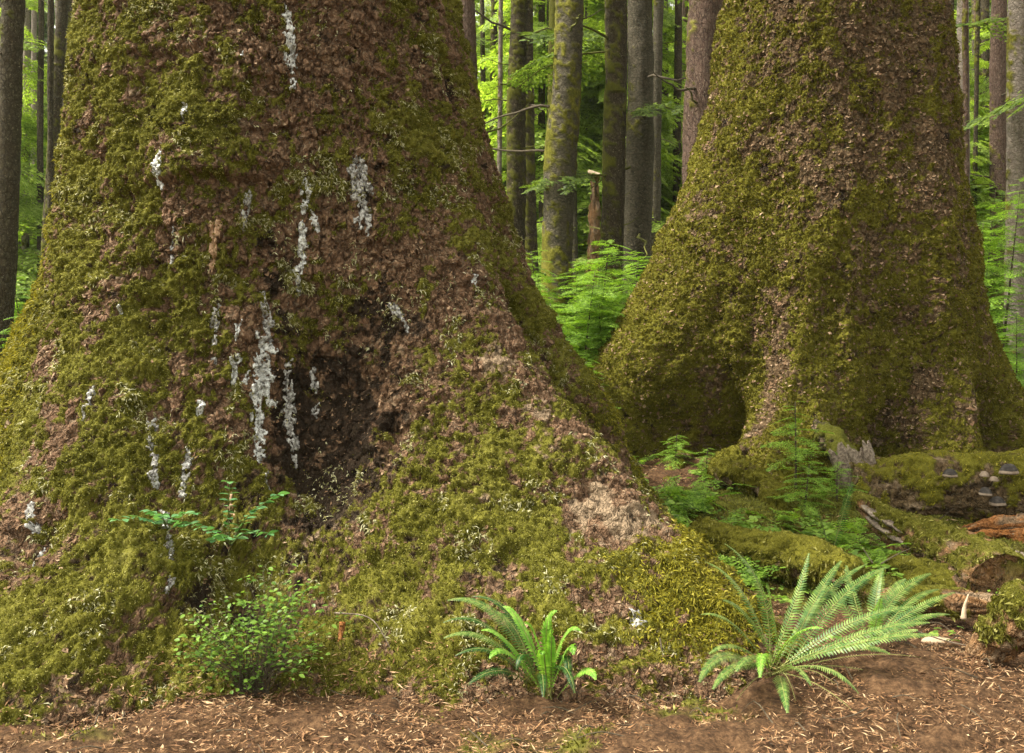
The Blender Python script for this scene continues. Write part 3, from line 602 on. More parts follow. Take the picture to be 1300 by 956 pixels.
p, nn = scatter(V2, Q2, (1 - .6 * A2['moss']) * vis2, 26000, rng); v, f = flakes(p, nn, rng, 0.021)
mk('bark_scales', v, f, M_flake, t2, kind='stuff')

def mossy_tube(name, path, rad, mt, parent=None, sides=40, seg=0.015, amp=0.02, seed=0, mossb=0.2, upm=0.5, tuft=0, tl=0.016, tm=None, squash=1.0, plate=0.5, grain=None, **kw):
    L = np.linalg.norm(np.diff(np.asarray(path, float), axis=0), axis=1).sum(); n = max(6, int(L / seg))
    pth = smooth_path(path, n); r = np.interp(np.linspace(0, 1, n), np.linspace(0, 1, len(rad)), rad)
    V, F = tube(pth, r, sides, True, squash); V = V.astype(float); nn = vnormals(V, F)
    cen = np.concatenate([np.repeat(pth, sides, 0), pth[:1], pth[-1:]]); nn *= np.where(((V - cen) * nn).sum(1) < -1e-6, -1, 1)[:, None]
    P = V.astype(F4); T = unit(np.asarray(path[-1], float) - np.asarray(path[0], float))
    if grain is None: grain = 0.25
    Pg_ = P - (P @ T)[:, None] * T[None] * (1 - grain)              # stretched along the log
    d = amp * (fbm(Pg_.astype(F4), 9, 4, seed) + .5 * fbm(Pg_.astype(F4), 45, 3, seed + 1)) + amp * .6 * fbm(P, 5, 3, seed + 2)
    ms = fbm(P, 5, 4, seed + 3, .6) + .5 * fbm(P, 22, 3, seed + 13) + mossb + upm * nn[:, 2]; moss = sst(ms, 0, .25)
    sc_m = min(1, r.mean() / .1)
    d = d + sc_m * (moss * (.014 + .016 * fbm(P, 24, 4, seed + 4, .6)) - .03 * sst(-fbm(P, 14, 4, seed + 14, .6), .2, .6))
    V = V + nn * d[:, None]
    PG = Pg_.astype(F4); cr_ = sst(fbm(PG, 17, 4, seed + 18, .65), .30, .55)
    V = V - nn * (cr_ * min(.014, amp * .6))[:, None]
    o = mk(name, V, F, mt, parent, dict(moss=moss, stain=.8 * cr_ * (1 - moss), pale=.8 * sst(fbm(PG, 32, 3, seed + 8), .25, .6) * (1 - moss), plate=plate * (1 - moss) * sst(fbm(PG, 24, 3, seed + 9), 0, .4)), smooth=True, **kw)
    if tuft:
        p, q = scatter(V, F[0], moss ** 2, tuft, rng); v, f = tufts(p, q, rng, tl, tl * .17, 3)
        mk('moss', v, f, tm or M_tuft, o if parent is None else parent, kind='stuff')
    return o

# arched surface roots in front of the far giant (parts of that tree)
def A(px, py, D): return P3(px, py, D)
mossy_tube('root', [A(950, 575, 8.2), A(922, 590, 7.9), A(922, 606, 7.45), A(948, 602, 7.2), A(975, 625, 7.0), A(985, 665, 6.8)], [.10, .11, .10, .085, .09, .12], M_giant2, t2, seed=31, mossb=.2, tuft=9000, tl=.034, tm=M_tuft2)
mossy_tube('root', [A(870, 585, 8.6), A(850, 608, 8.0), A(862, 636, 7.2), A(900, 662, 6.9)], [.09, .06, .05, .04], M_giant2, t2, seed=36, mossb=.0, tuft=4000, tm=M_tuft2)
mossy_tube('root', [A(1000, 585, 8.1), A(1010, 620, 7.6), A(1040, 640, 7.3)], [.16, .13, .08], M_giant2, t2, seed=38, mossb=.3, tuft=4000, tm=M_tuft2)

# ------------------------------------------------------------------ conifer foliage templates
def diamonds(p, d, s, L, W):
    return np.stack([p, p + d * L * .5 + s * W, p + d * L, p + d * L * .5 - s * W], 1).reshape(-1, 3)
def make_spray(nt, nl, leaf, lw, r, ang=55, droop=.22, width=.45):
    """flat spray of unit length along +x"""
    P_, D_, S_, L_ = [], [], [], []
    for i in range(nt):
        t_ = (i + .5 + r.uniform(-.25, .25)) / nt; sd_ = 1 if i % 2 else -1
        Lt = width * (1 - t_) ** .65 * min(1, .45 + 2.2 * t_) * r.uniform(.75, 1.15); a = math.radians(ang + r.uniform(-10, 10)) * sd_
        dv = np.array([math.cos(a), math.sin(a), r.uniform(-.12, .08)]); o = np.array([t_, 0, 0])
        for j in range(nl):
            u = (j + .4) / nl; b = o + dv * Lt * u + np.array([0, 0, -.12 * Lt * u * u])
            for s2 in (1, -1):
                a2 = a + s2 * math.radians(r.uniform(48, 70)); d2 = np.array([math.cos(a2), math.sin(a2), r.uniform(-.25, .2)])
                P_.append(b); D_.append(d2); L_.append(leaf * (1.05 - .5 * u) * r.uniform(.8, 1.2))
        P_.append(o + dv * Lt); D_.append(dv); L_.append(leaf)
    for j in range(nl * 2):
        u = (j + .5) / (nl * 2); 
        for s2 in (1, -1):
            a2 = s2 * math.radians(60); P_.append(np.array([u, 0, 0])); D_.append(np.array([math.cos(a2), math.sin(a2), r.uniform(-.2, .2)])); L_.append(leaf * (1.1 - .5 * u))
    P_, D_, L_ = np.array(P_), unit(np.array(D_)), np.array(L_)[:, None]
    tilt = np.random.default_rng(nt).normal(size=(len(P_), 1)) * .35
    S_ = unit(np.cross(D_, np.array([0, 0, 1.0]))) + tilt * np.array([0, 0, 1.0])
    V = diamonds(P_, D_, unit(S_), L_, lw * L_ / leaf)
    V[:, 2] -= droop * V[:, 0] ** 2
    return V
def place(T, pos, yaw, pitch, roll, scale):
    """place template vertices T (M,3) at many positions -> (n*M,3)"""
    n = len(pos); cy, sy = np.cos(yaw), np.sin(yaw); cp, sp = np.cos(pitch), np.sin(pitch); cr, sr = np.cos(roll), np.sin(roll)
    z0 = np.zeros(n); Rz = np.stack([np.stack([cy, -sy, z0], -1), np.stack([sy, cy, z0], -1), np.stack([z0, z0, z0 + 1], -1)], 1)
    Ry = np.stack([np.stack([cp, z0, -sp], -1), np.stack([z0, z0 + 1, z0], -1), np.stack([sp, z0, cp], -1)], 1)
    Rx = np.stack([np.stack([z0 + 1, z0, z0], -1), np.stack([z0, cr, -sr], -1), np.stack([z0, sr, cr], -1)], 1)
    Rm = Rz @ Ry @ Rx
    return (np.einsum('nij,mj->nmi', Rm, T) * np.asarray(scale)[:, None, None] + pos[:, None]).reshape(-1, 3)
q4 = lambda V: np.arange(len(V)).reshape(-1, 4)
import random
R = random.Random(3)
SPR = [make_spray(18, 7, .075, .016, R) for _ in range(4)]         # near saplings
SPR_L = [make_spray(11, 4, .14, .035, R) for _ in range(3)]        # lighter
def make_bough(r, nside=9, fat=1.0):
    """a hemlock bough: an axis of length 1 carrying lighter sprays"""
    out = []
    for i in range(nside):
        t_ = (i + .7) / nside; sd_ = 1 if i % 2 else -1
        out.append(place(r.choice(SPR_L), np.array([[t_, 0, -.25 * t_ * t_]]), np.array([sd_ * math.radians(r.uniform(40, 62))]), np.array([r.uniform(-.3, .05)]), np.array([r.uniform(-.3, .3)]), np.array([(.55 * (1 - t_) ** .7 + .16) * fat])))
    out.append(place(r.choice(SPR_L), np.array([[.75, 0, -.16]]), np.zeros(1), np.array([-.25]), np.zeros(1), np.array([.4])))
    return np.concatenate(out)
BOUGH = [make_bough(R) for _ in range(4)]
def crown_template(seed, z0, z1, rad, nb, up=False):
    r = random.Random(seed); parts = []
    for i in range(nb):
        t_ = (i + r.random()) / nb; z = z0 + (z1 - z0) * t_; rr = rad * (1 - t_) ** .7 * r.uniform(.6, 1.1) + .25
        yaw = r.uniform(0, 2 * math.pi)
        parts.append(place(r.choice(BOUGH), np.array([[math.cos(yaw) * .1, math.sin(yaw) * .1, z]]), np.array([yaw]), np.array([r.uniform(-.35, .1)]), np.array([r.uniform(-.3, .3)]), np.array([rr])))
    V = np.concatenate(parts); return V
crown_me = []
for i, (a, b, rd, nb) in enumerate([(7.5, 20, 2.3, 46), (5.5, 18, 2.2, 52), (3.0, 15, 2.0, 56)]):
    V = crown_template(40 + i, a, b, rd, nb); crown_me.append(mesh_data('crown', V, q4(V), M_crown))

# ------------------------------------------------------------------ background trees
def branch_path(base, yaw, L, r, lift=0.0, n=8, curl=0.25):
    t_ = np.linspace(0, 1, n); d = np.array([math.cos(yaw), math.sin(yaw)])
    wob = np.cumsum([r.uniform(-.05, .05) for _ in t_]) * L
    z = lift * L * t_ - curl * L * t_ ** 2 + np.cumsum([r.uniform(-.03, .03) for _ in t_]) * L
    return np.stack([base[0] + d[0] * L * t_ - d[1] * wob, base[1] + d[1] * L * t_ + d[0] * wob, base[2] + z], 1)
def bg_tree(label, x0, x330, wpx, D, mt, moss=0.0, crown=None, nbr=6, seed=0, group=None, fol=0, H=19, wtop=None, bl=1.0, mossup=None):
    r = random.Random(seed)
    z0_ = CAMZ + HY / FPX * D; z3 = CAMZ + (HY - 330) / FPX * D
    xa = (x0 - CX) / FPX * D; xb = (x330 - CX) / FPX * D
    sl = (xa - xb) / (z0_ - z3); bx = xb + sl * (0 - z3); g0 = gz(bx, D)
    rad = wpx / FPX * D / 2
    zs = np.concatenate([np.arange(g0 - .3, min(z0_ + 1.5, H), max(.035, rad * .16)), np.linspace(min(z0_ + 1.5, H) + .2, H, 14)])
    sides = int(np.clip(rad / .006, 20, 64))
    wob = 0.02 * np.sin(zs * 1.1 + seed) * rad / .2
    ctr = np.stack([xb + sl * (zs - z3) + wob, D + 0 * zs, zs], 1)
    h = zs - g0
    rr = rad * (1.03 - .42 * np.clip((zs - z3) / (H - z3), 0, 1) ** 1.2 + .75 * np.exp(-np.maximum(h, 0) / (1.6 * rad + .12)) + .06 * np.exp(-h / 2))
    V, F = tube(ctr, rr, sides, True); nn = vnormals(V, F); cc = np.concatenate([np.repeat(ctr, sides, 0), ctr[:1], ctr[-1:]]); nn *= np.where(((V - cc) * nn).sum(1) < -1e-6, -1, 1)[:, None]
    P = V.astype(F4) + seed * 3.1
    f1, f2, rid, off = worley(P, (14, 14, 8), seed)
    bark = .007 * (sst(f2 - f1, 0, .2) * (.5 + .5 * rid) - .5 * off[:, 2])
    d = .10 * rad * fbm(P, (3, 3, .8), 3, seed) + bark + .03 * rad * fbm(P, (8, 8, 14), 3, seed + 2)
    mb = moss + .25 * nn[:, 0] * -1
    if mossup is not None: mb = mb + mossup * np.exp(-np.maximum(h[:, None].repeat(sides, 1).ravel(), 0) / 1.5).tolist()[0] * 0
    hv = np.concatenate([np.repeat(h, sides), [0, H]]); mb = mb + .5 * np.exp(-np.maximum(hv, 0) / 1.0)
    ms = sst(fbm(P, (2.5, 2.5, 1.5), 3, seed + 5) * .5 + .6 * fbm(P, 14, 4, seed + 6) + mb, .05, .35)
    V = V + nn * (d + ms * .012)[:, None]
    root = thing('conifer_tree', label, 'tree', (bx, D, g0), group)
    mk('trunk', V, F, mt, root, dict(moss=ms, stain=0 * ms, pale=0 * ms, plate=sst(rid, .5, .9)), smooth=True)
    for i in range(nbr):
        zb = r.uniform(max(g0 + 1.0, CAMZ - .2), min(z0_ + .3, H - 3)); yaw = r.choice([r.uniform(-.7, .7), math.pi + r.uniform(-.7, .7), r.uniform(-2.4, -.7), r.uniform(0, 6.28)])
        xc = xb + sl * (zb - z3); rr_ = rad * .8
        L = bl * r.choice([.12, .25, .5, .8, 1.1]) * r.uniform(.8, 1.2) * min(1.3, max(.5, rad / .16))
        pth = branch_path((xc + math.cos(yaw) * rr_, D + math.sin(yaw) * rr_, zb), yaw, L, r, r.uniform(-.3, .35), curl=r.uniform(-.4, .4))
        br = .008 + .012 * min(1.2, L); v, f = tube(pth, np.linspace(br, br * .3, len(pth)), 7)
        bo = mk('branch', v, f, M_mossbr if r.random() < .55 else M_twig, root, smooth=True)
    for i in range(fol):
        zb = r.uniform(3.2, z0_ + .6); yaw = r.uniform(-3.6, .6)
        xc = xb + sl * (zb - z3); L = r.uniform(.9, 1.7)
        pth = branch_path((xc, D, zb), yaw, L * 1.05 + rad, r, r.uniform(-.1, .2), curl=.3)
        v, f = tube(pth, np.linspace(.018, .005, len(pth)), 7); bo = mk('branch', v, f, M_mossbr, root, smooth=True)
        vv = place(r.choice(BOUGH), np.array([[xc + math.cos(yaw) * rad, D + math.sin(yaw) * rad, zb]]), np.array([yaw]), np.array([.05]), np.array([r.uniform(-.2, .2)]), np.array([L]))
        mk('foliage', vv, q4(vv), M_crown, bo)
    if crown is not None and D > 27 and seed % 3 == 0:
        c = bpy.data.objects.new('crown', crown_me[crown]); C.objects.link(c); c.parent = root
        zt = 12; c.location = (sl * zt, 0, -.5 if H > 18 else -.5); c.rotation_euler = (0, 0, seed * 1.7)
    return root
BG = [
 ('dark brown straight trunk at the left edge of the picture', 18, 4, 27, 12.0, M_dark, -.35, 0, 5, 0),
 ('dark mossy trunk leaning to the left beside the big left tree', 80, 60, 14, 17.0, M_dark, .0, None, 4, 0),
 ('upright dark trunk crossing behind the leaning one', 88, 83, 14, 19.0, M_dark, -.2, 0, 4, 0),
 ('reddish trunk half hidden by the left edge of the big near spruce', 100, 92, 17, 15.0, M_red, -.4, None, 2, 0),
 ('thin pale trunk with curved broken side branches at far left', 34, 33, 8, 22.0, M_pale, -.1, 1, 16, 0),
 ('slender pale grey trunk between the dark left trunks', 43, 44, 7, 27.0, M_pale, -.5, 1, 8, 0),
 ('very thin buff trunk just left of the big near spruce', 73, 75, 6, 30.0, M_pale, -.4, 2, 3, 0),
 ('reddish brown trunk touching the right edge of the big near spruce', 593, 598, 21, 15.0, M_red, -.15, 0, 3, 0),
 ('thin dark trunk with many dead stubs right of the near spruce', 627, 628, 9, 22.0, M_dark, -.2, 1, 14, 1),
 ('pale slim trunk just left of the olive trunk pair', 641, 640, 12, 24.0, M_grey, -.3, 2, 8, 0),
 ('olive brown trunk in front of its darker twin', 659, 654, 22, 15.5, M_dark, .1, 0, 9, 2),
 ('dark twin trunk behind the olive brown one', 666, 673, 19, 17.0, M_dark, .15, None, 4, 0),
 ('pale far trunk between the twin trunks and the mossy one', 684, 681, 12, 25.0, M_grey, -.35, 1, 8, 1),
 ('thick knobbly grey trunk with yellow green moss on its left side', 722, 709, 37, 13.5, M_grey, .05, 0, 7, 0),
 ('dark slim trunk hiding behind the knobbly mossy trunk', 705, 699, 14, 17.5, M_dark, .2, None, 3, 0),
 ('dark straight trunk left of the thick grey one', 782, 777, 27, 13.8, M_dark, .05, 0, 6, 2),
 ('thick grey lichen spotted trunk right of the dark straight one', 814, 808, 33, 14.5, M_grey, -.45, 0, 7, 2),
 ('narrow grey trunk tight behind the thick lichen spotted one', 836, 830, 13, 18.5, M_grey, -.3, 1, 3, 0),
 ('slim brown trunk right of the grey pair', 843, 845, 10, 23.0, M_grey, -.3, 2, 7, 1),
 ('slim dark trunk second left of the big reddish trunk', 861, 859, 10, 21.0, M_dark, -.3, 1, 7, 1),
 ('pale narrow trunk just left of the big reddish trunk', 870, 869, 9, 26.0, M_red, -.3, 2, 5, 0),
 ('big reddish brown trunk left of the far giant spruce', 895, 892, 44, 13.0, M_red, -.5, 0, 4, 0),
 ('dark trunk pressed against the right side of the far giant spruce', 1192, 1196, 17, 13.5, M_dark, -.1, 0, 7, 0),
 ('narrow pale trunk left of the birch pale one at right', 1204, 1205, 9, 20.0, M_pale, -.4, 1, 6, 1),
 ('bright pale slender trunk right of the far giant spruce', 1223, 1222, 14, 17.0, M_pale, -.5, 1, 7, 1),
 ('dark narrow trunk in the gap at far right', 1250, 1252, 11, 23.0, M_dark, -.2, 1, 8, 2),
 ('pinkish grey trunk behind the leaves at far right', 1268, 1267, 20, 19.0, M_red, -.5, 2, 5, 1),
 ('pale grey trunk at the right edge of the picture', 1293, 1288, 22, 13.2, M_pale, -.35, 0, 6, 1),
 ('thin brown trunk between the two pale right trunks', 1238, 1236, 8, 26.0, M_grey, -.3, 2, 6, 0),
]
for i, (lb, x0, x3, wp, D, mt, ms, cr, nb, fo) in enumerate(BG):
    bg_tree(lb, x0, x3, wp, D, mt, ms, cr, nb, 11 + i * 7, None, fo, bl=(1.0 if i != 4 else .8))
# slim trees deep in the wood
ORD = 'first second third fourth fifth sixth seventh eighth ninth tenth eleventh twelfth thirteenth fourteenth fifteenth sixteenth seventeenth eighteenth nineteenth twentieth'.split()
def gap(px): return 'left of the near giant' if px < 300 else ('between the two giants' if px < 1000 else 'right of the far giant')
fr = random.Random(77); lst = []
for i in range(56):
    D = fr.uniform(15.5, 38); px = fr.choice([fr.uniform(-10, 115), fr.uniform(600, 890), fr.uniform(600, 890), fr.uniform(1200, 1310)])
    lst.append((px, D, fr.uniform(4, 9), fr.choice([('grey', M_grey), ('pale', M_pale), ('reddish', M_red), ('dark', M_dark)]), 300 + i))
cnt = {}
for px, D, wp, (cn_, mt_), sd_ in sorted(lst, key=lambda q: q[0]):
    key = (cn_, gap(px)); cnt[key] = cnt.get(key, 0) + 1
    bg_tree('slim %s far trunk %s, %s such from left' % (cn_, gap(px), ORD[cnt[key] - 1]), px + fr.uniform(-8, 8), px, wp, D, mt_, -.3, 1 + sd_ % 2, 0, sd_, 'slim trunks deep in the wood', 0, H=17)

# young hemlocks that fill the gaps between the trunks
YT = []
for k, (hh, rd, nb_) in enumerate([(4.5, 1.3, 44), (7.5, 1.7, 60), (10.5, 2.0, 78)]):
    V = crown_template(70 + k, .3, hh, rd, nb_); YT.append((mesh_data('foliage', V, q4(V), leaf_mat('young_hemlock_leaves', [(0.2, (0.13, 0.20, 0.02)), (0.5, (0.27, 0.37, 0.05)), (0.8, (0.45, 0.55, 0.13))], 0.6) if k == 0 else YT[0][0].materials[0]), hh))
STM = [mesh_data('stem', *tube(np.stack([0 * np.linspace(-.3, 1, 8), 0 * np.linspace(-.3, 1, 8), np.linspace(-.1, 1, 8) * hh], 1), np.linspace(.045, .006, 8), 8), M_grey, smooth=True) for _, hh in YT]
yr = random.Random(21); lst = []
for i in range(54):
    D = yr.uniform(19, 32); px = yr.choice([yr.uniform(-40, 110), yr.uniform(575, 900), yr.uniform(575, 900), yr.uniform(575, 900), yr.uniform(1190, 1340)]); lst.append((px, D, yr.choice([0, 1, 1, 2, 2]) if 300 < px < 1000 else yr.choice([0, 0, 1])))
cnt = {}
for px, D, k in sorted(lst):
    x = (px - CX) / FPX * D; key = (k, gap(px)); cnt[key] = cnt.get(key, 0) + 1
    o = thing('young_hemlock', '%s young hemlock %s, %s such from left' % (['low', 'middling', 'tall'][k], gap(px), ORD[cnt[key] - 1]), 'tree', (x, D, gz(x, D)), 'young hemlocks between the trunks')
    a = bpy.data.objects.new('foliage', YT[k][0]); b = bpy.data.objects.new('stem', STM[k])
    for q in (a, b): C.objects.link(q); q.parent = o
    o.rotation_euler = (0, 0, yr.uniform(0, 6.28)); o.scale = (yr.uniform(.8, 1.2),) * 3

# distant wood that reads as one mass
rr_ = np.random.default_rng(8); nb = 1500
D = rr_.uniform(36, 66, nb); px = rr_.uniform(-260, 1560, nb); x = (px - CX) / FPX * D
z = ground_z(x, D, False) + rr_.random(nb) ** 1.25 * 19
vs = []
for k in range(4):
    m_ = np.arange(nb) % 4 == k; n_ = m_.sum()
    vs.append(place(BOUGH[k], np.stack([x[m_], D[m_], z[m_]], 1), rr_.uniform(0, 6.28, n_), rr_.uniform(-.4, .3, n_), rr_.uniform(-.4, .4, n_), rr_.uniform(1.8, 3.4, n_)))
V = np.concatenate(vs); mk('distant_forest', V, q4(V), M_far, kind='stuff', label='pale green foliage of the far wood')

# ------------------------------------------------------------------ saplings and shrubs
def sapling(label, px, D, top_py, n=40, spread=.6, mt=None, seed=0, group=None, name='hemlock_sapling', low=.12):
    r = random.Random(seed); x = (px - CX) / FPX * D; g = gz(x, D); top = CAMZ + (HY - top_py) / FPX * D; h = max(.25, top - g)
    root = thing(name, label, 'sapling', (x, D, g), group)
    pth = branch_path((x, D, g), r.uniform(0, 6), .12 * h, r, 0, 9); pth[:, 2] = g - .05 + np.linspace(0, 1, 9) * (h + .05)
    v, f = tube(pth, np.linspace(.008 + .006 * h, .003, 9), 7); mk('stem', v, f, M_twig, root, smooth=True)
    vs = []
    for i in range(n):
        t_ = low + (1 - low) * (i + r.random()) / n; yaw = i * 2.399 + r.uniform(-.5, .5)
        s = spread * ((1 - t_) ** .6 * .85 + .22) * r.uniform(.7, 1.15)
        k = min(8, int(t_ * 8)); pos = pth[k] * (1 - (t_ * 8 - k)) + pth[min(8, k + 1)] * (t_ * 8 - k)
        vs.append(place(r.choice(SPR), pos[None], np.array([yaw]), np.array([r.uniform(-.15, .35)]), np.array([r.uniform(-.25, .25)]), np.array([s])))
    V = np.concatenate(vs); mk('foliage', V, q4(V), mt or M_hemb, root)
    return root
SAP = [
 ('bright green sapling nearest the near spruce in the middle gap', 678, 8.8, 385, 45, .55), ('tallest bright sapling at the left of the middle gap', 700, 10.4, 318, 60, .8),
 ('full bright sapling in the centre of the gap between the giants', 745, 10.6, 305, 70, .85), ('bright sapling right of centre in the middle gap', 785, 11.2, 330, 60, .8),
 ('bright sapling leaning against the left root of the far giant', 812, 12.3, 320, 50, .7), ('low bright sapling under the centre of the gap', 722, 9.2, 400, 45, .55), ('bushy bright sapling filling the middle of the gap', 728, 9.8, 345, 75, .75), ('bushy bright sapling low beside the left root of the far giant', 772, 10.0, 385, 70, .6), ('upright bright sapling close behind the near spruce edge', 672, 9.8, 345, 60, .6),
 ('low feathery sapling in the notch between both giants', 740, 8.4, 460, 34, .4), ('broad dark green sapling behind the middle gap', 760, 13.2, 335, 55, 1.0),
 ('pale sapling behind the mossy knobbly trunk', 690, 12.8, 350, 55, .9),
 ('feathery bright sapling at the far left under the thin pale trunk', 36, 14.0, 345, 55, .7), ('low bright sapling at the left picture edge', 8, 10.5, 400, 55, .65),
 ('bright bush sapling touching the left side of the near spruce', 52, 10.5, 392, 60, .65), ('bright low sapling at far left below the dark trunk', 22, 9.3, 425, 55, .6), ('small sapling between the leaning trunk and the near spruce', 72, 12.6, 375, 45, .6),
 ('bright sapling right of the far giant below the pale trunk', 1222, 12.4, 285, 60, .75), ('yellow green sapling arching over the stump at far right', 1262, 12.0, 235, 65, .8),
 ('low bright sapling at the right picture edge', 1293, 11.0, 400, 55, .6), ('small sapling at the foot of the mossy stump', 1275, 10.4, 445, 45, .5), ('tall thin sapling behind the right edge trunk', 1305, 14.6, 260, 60, 1.0),
 ('dark young hemlock behind the right stump', 1240, 15.5, 240, 60, 1.1)]
for i, (lb, px, D, tp, n, sp) in enumerate(SAP): sapling(lb, px, D, tp, int(n * (1.5 if 600 < px < 900 else 1.1)), sp, M_hemb if 'dark' not in lb else M_hem, 900 + i)
SM = [('tiny hemlock seedling before the dark hollow of the far giant', 858, 8.3, 552, .26), ('small feathery seedling on the root at the foot of the far giant', 1010, 7.4, 508, .40), ('low seedling left of the arched root', 895, 7.9, 578, .22),
      ('seedling sprig on the mossy ground right of the arched root', 1020, 6.7, 590, .30), ('seedling before the left end of the fallen log', 1062, 6.8, 588, .26), ('low seedling beside the ridge of the near root', 800, 7.6, 600, .18)]
for i, (lb, px, D, tp, sp) in enumerate(SM): sapling(lb, px, D, tp, 22, sp, M_hemb, 950 + i, name='hemlock_seedling', low=.3)

# broad-leaved sprigs growing out of the near trunk
def leaf_shape(n=7, w=.32):
    t_ = np.linspace(0, 1, n); ww = w * np.sin(np.pi * t_ ** .85) ** .8
    up = np.stack([t_, ww, .06 * np.abs(ww) / w], 1); dn = np.stack([t_, -ww, .06 * np.abs(ww) / w], 1); mid = np.stack([t_, 0 * t_, 0 * t_], 1)
    V = np.concatenate([up, mid, dn]); V[:, 2] -= .12 * V[:, 0] ** 2
    q = np.arange(n - 1); F = np.concatenate([np.stack([q, q + n, q + n + 1, q + 1], 1), np.stack([q + n, q + 2 * n, q + 2 * n + 1, q + n + 1], 1)])
    return V, F
LV, LF = leaf_shape()
def instance(TV, TF, pos, yaw, pitch, roll, sc_):
    V = place(TV, pos, yaw, pitch, roll, sc_); n = len(pos); F = (TF[None] + (np.arange(n) * len(TV))[:, None, None]).reshape(-1, TF.shape[1])
    return V, F
def sprig(label, base, tips, leaf, mt, seed, name='huckleberry_sprig'):
    r = random.Random(seed); root = thing(name, label, 'plant', base)
    st, pos, yaw, pit, rol, s_ = [], [], [], [], [], []
    for tip in tips:
        tip = np.asarray(tip, float); mid = (base + tip) / 2 + np.array([0, 0, .04]) + np.array([0, -.03, 0]); pth = smooth_path([base, mid, tip], 12)
        st.append(tube(pth, np.linspace(.003, .001, 12), 6)); L = np.linalg.norm(tip - base); n = max(5, int(L / leaf * 2.3))
        d = unit(tip - base); yw = math.atan2(d[1], d[0])
        for i in range(n):
            t_ = .25 + .75 * (i + .5) / n; q = pth[min(11, int(t_ * 11.99))]; sd_ = 1 if i % 2 else -1
            if abs(d[2]) > .7: yy = (0 if sd_ > 0 else math.pi) + r.uniform(-.6, .6) - .3; 
            else: yy = yw + sd_ * r.uniform(.8, 1.3)
            pos.append(q); yaw.append(yy); pit.append(r.uniform(-.1, .35)); rol.append(r.uniform(-.6, .6) + .35 * -sd_); s_.append(leaf * r.uniform(.75, 1.2))
        pos.append(tip); yaw.append(yw); pit.append(.1); rol.append(0); s_.append(leaf)
    v, f = merge(st); mk('stem', v, f, M_stem, root, smooth=True)
    v, f = instance(LV, LF, np.array(pos), np.array(yaw), np.array(pit), np.array(rol), np.array(s_)); mk('leaves', v, f, mt, root, smooth=True)
h = G1.hit(295, 690); b1 = h + np.array([0, -.03, 0]); Dp = b1[1] - .05
sprig('upright huckleberry sprig with blue green oval leaves on the dark trunk hollow', b1, [P3(292, 612, Dp - .12), P3(352, 628, Dp - .2), P3(340, 678, Dp - .15), P3(272, 686, Dp - .2)], .046, M_huck, 1)
h = G1.hit(215, 672); b1 = h + np.array([0, -.02, 0]); Dp = b1[1]
sprig('flat spreading huckleberry sprig left of the upright one', b1, [P3(150, 660, Dp - .2), P3(190, 648, Dp - .12), P3(245, 652, Dp - .15), P3(268, 675, Dp - .2), P3(205, 655, Dp - .25)], .040, M_huck, 2)
def leafy_bush(label, px, py, rx, ry, D, n, leaf, mt, seed, name='leafy_shrub'):
    r = random.Random(seed); base = near(px, D); root = thing(name, label, 'shrub', base); st = []; pos = []; cen = P3(px, py, D); k = D / FPX
    for i in range(n):
        a, q = r.uniform(0, 6.283), r.random() ** .5
        tip = cen + np.array([math.cos(a) * q * rx * k, r.uniform(-.12, .12), math.sin(a) * q * ry * k])
        pth = smooth_path([base + np.array([r.uniform(-.06, .06), 0, 0]), base * .5 + tip * .5 + np.array([r.uniform(-.03, .03), 0, .04]), tip], 8); st.append(tube(pth, np.linspace(.002, .0008, 8), 4, False))
        for j in range(11): pos.append(pth[-1 - (j // 4)] + np.array([r.gauss(0, .03), r.gauss(0, .03), r.gauss(0, .012)]))
    v, f = merge(st); mk('stem', v, f, M_twig, root, smooth=True); pos = np.array(pos); m_ = len(pos); g = np.random.default_rng(seed)
    v, f = instance(LV, LF, pos, g.uniform(0, 6.28, m_), g.uniform(-.4, .4, m_), g.uniform(-.5, .5, m_), leaf * g.uniform(.6, 1.2, m_)); mk('leaves', v, f, mt, root, smooth=True)
leafy_bush('spreading small leaved shrub at the foot of the dark hollow of the near trunk', 322, 812, 92, 58, 3.72, 92, .024, M_bush, 5)
leafy_bush('thin small leaved shrub above the dense one in the dark hollow', 345, 765, 52, 38, 3.85, 36, .024, M_bush, 6)
leafy_bush('sparse little shrub right of the dense one, by an orange bark flake', 455, 790, 22, 35, 4.15, 24, .014, M_bush, 7)

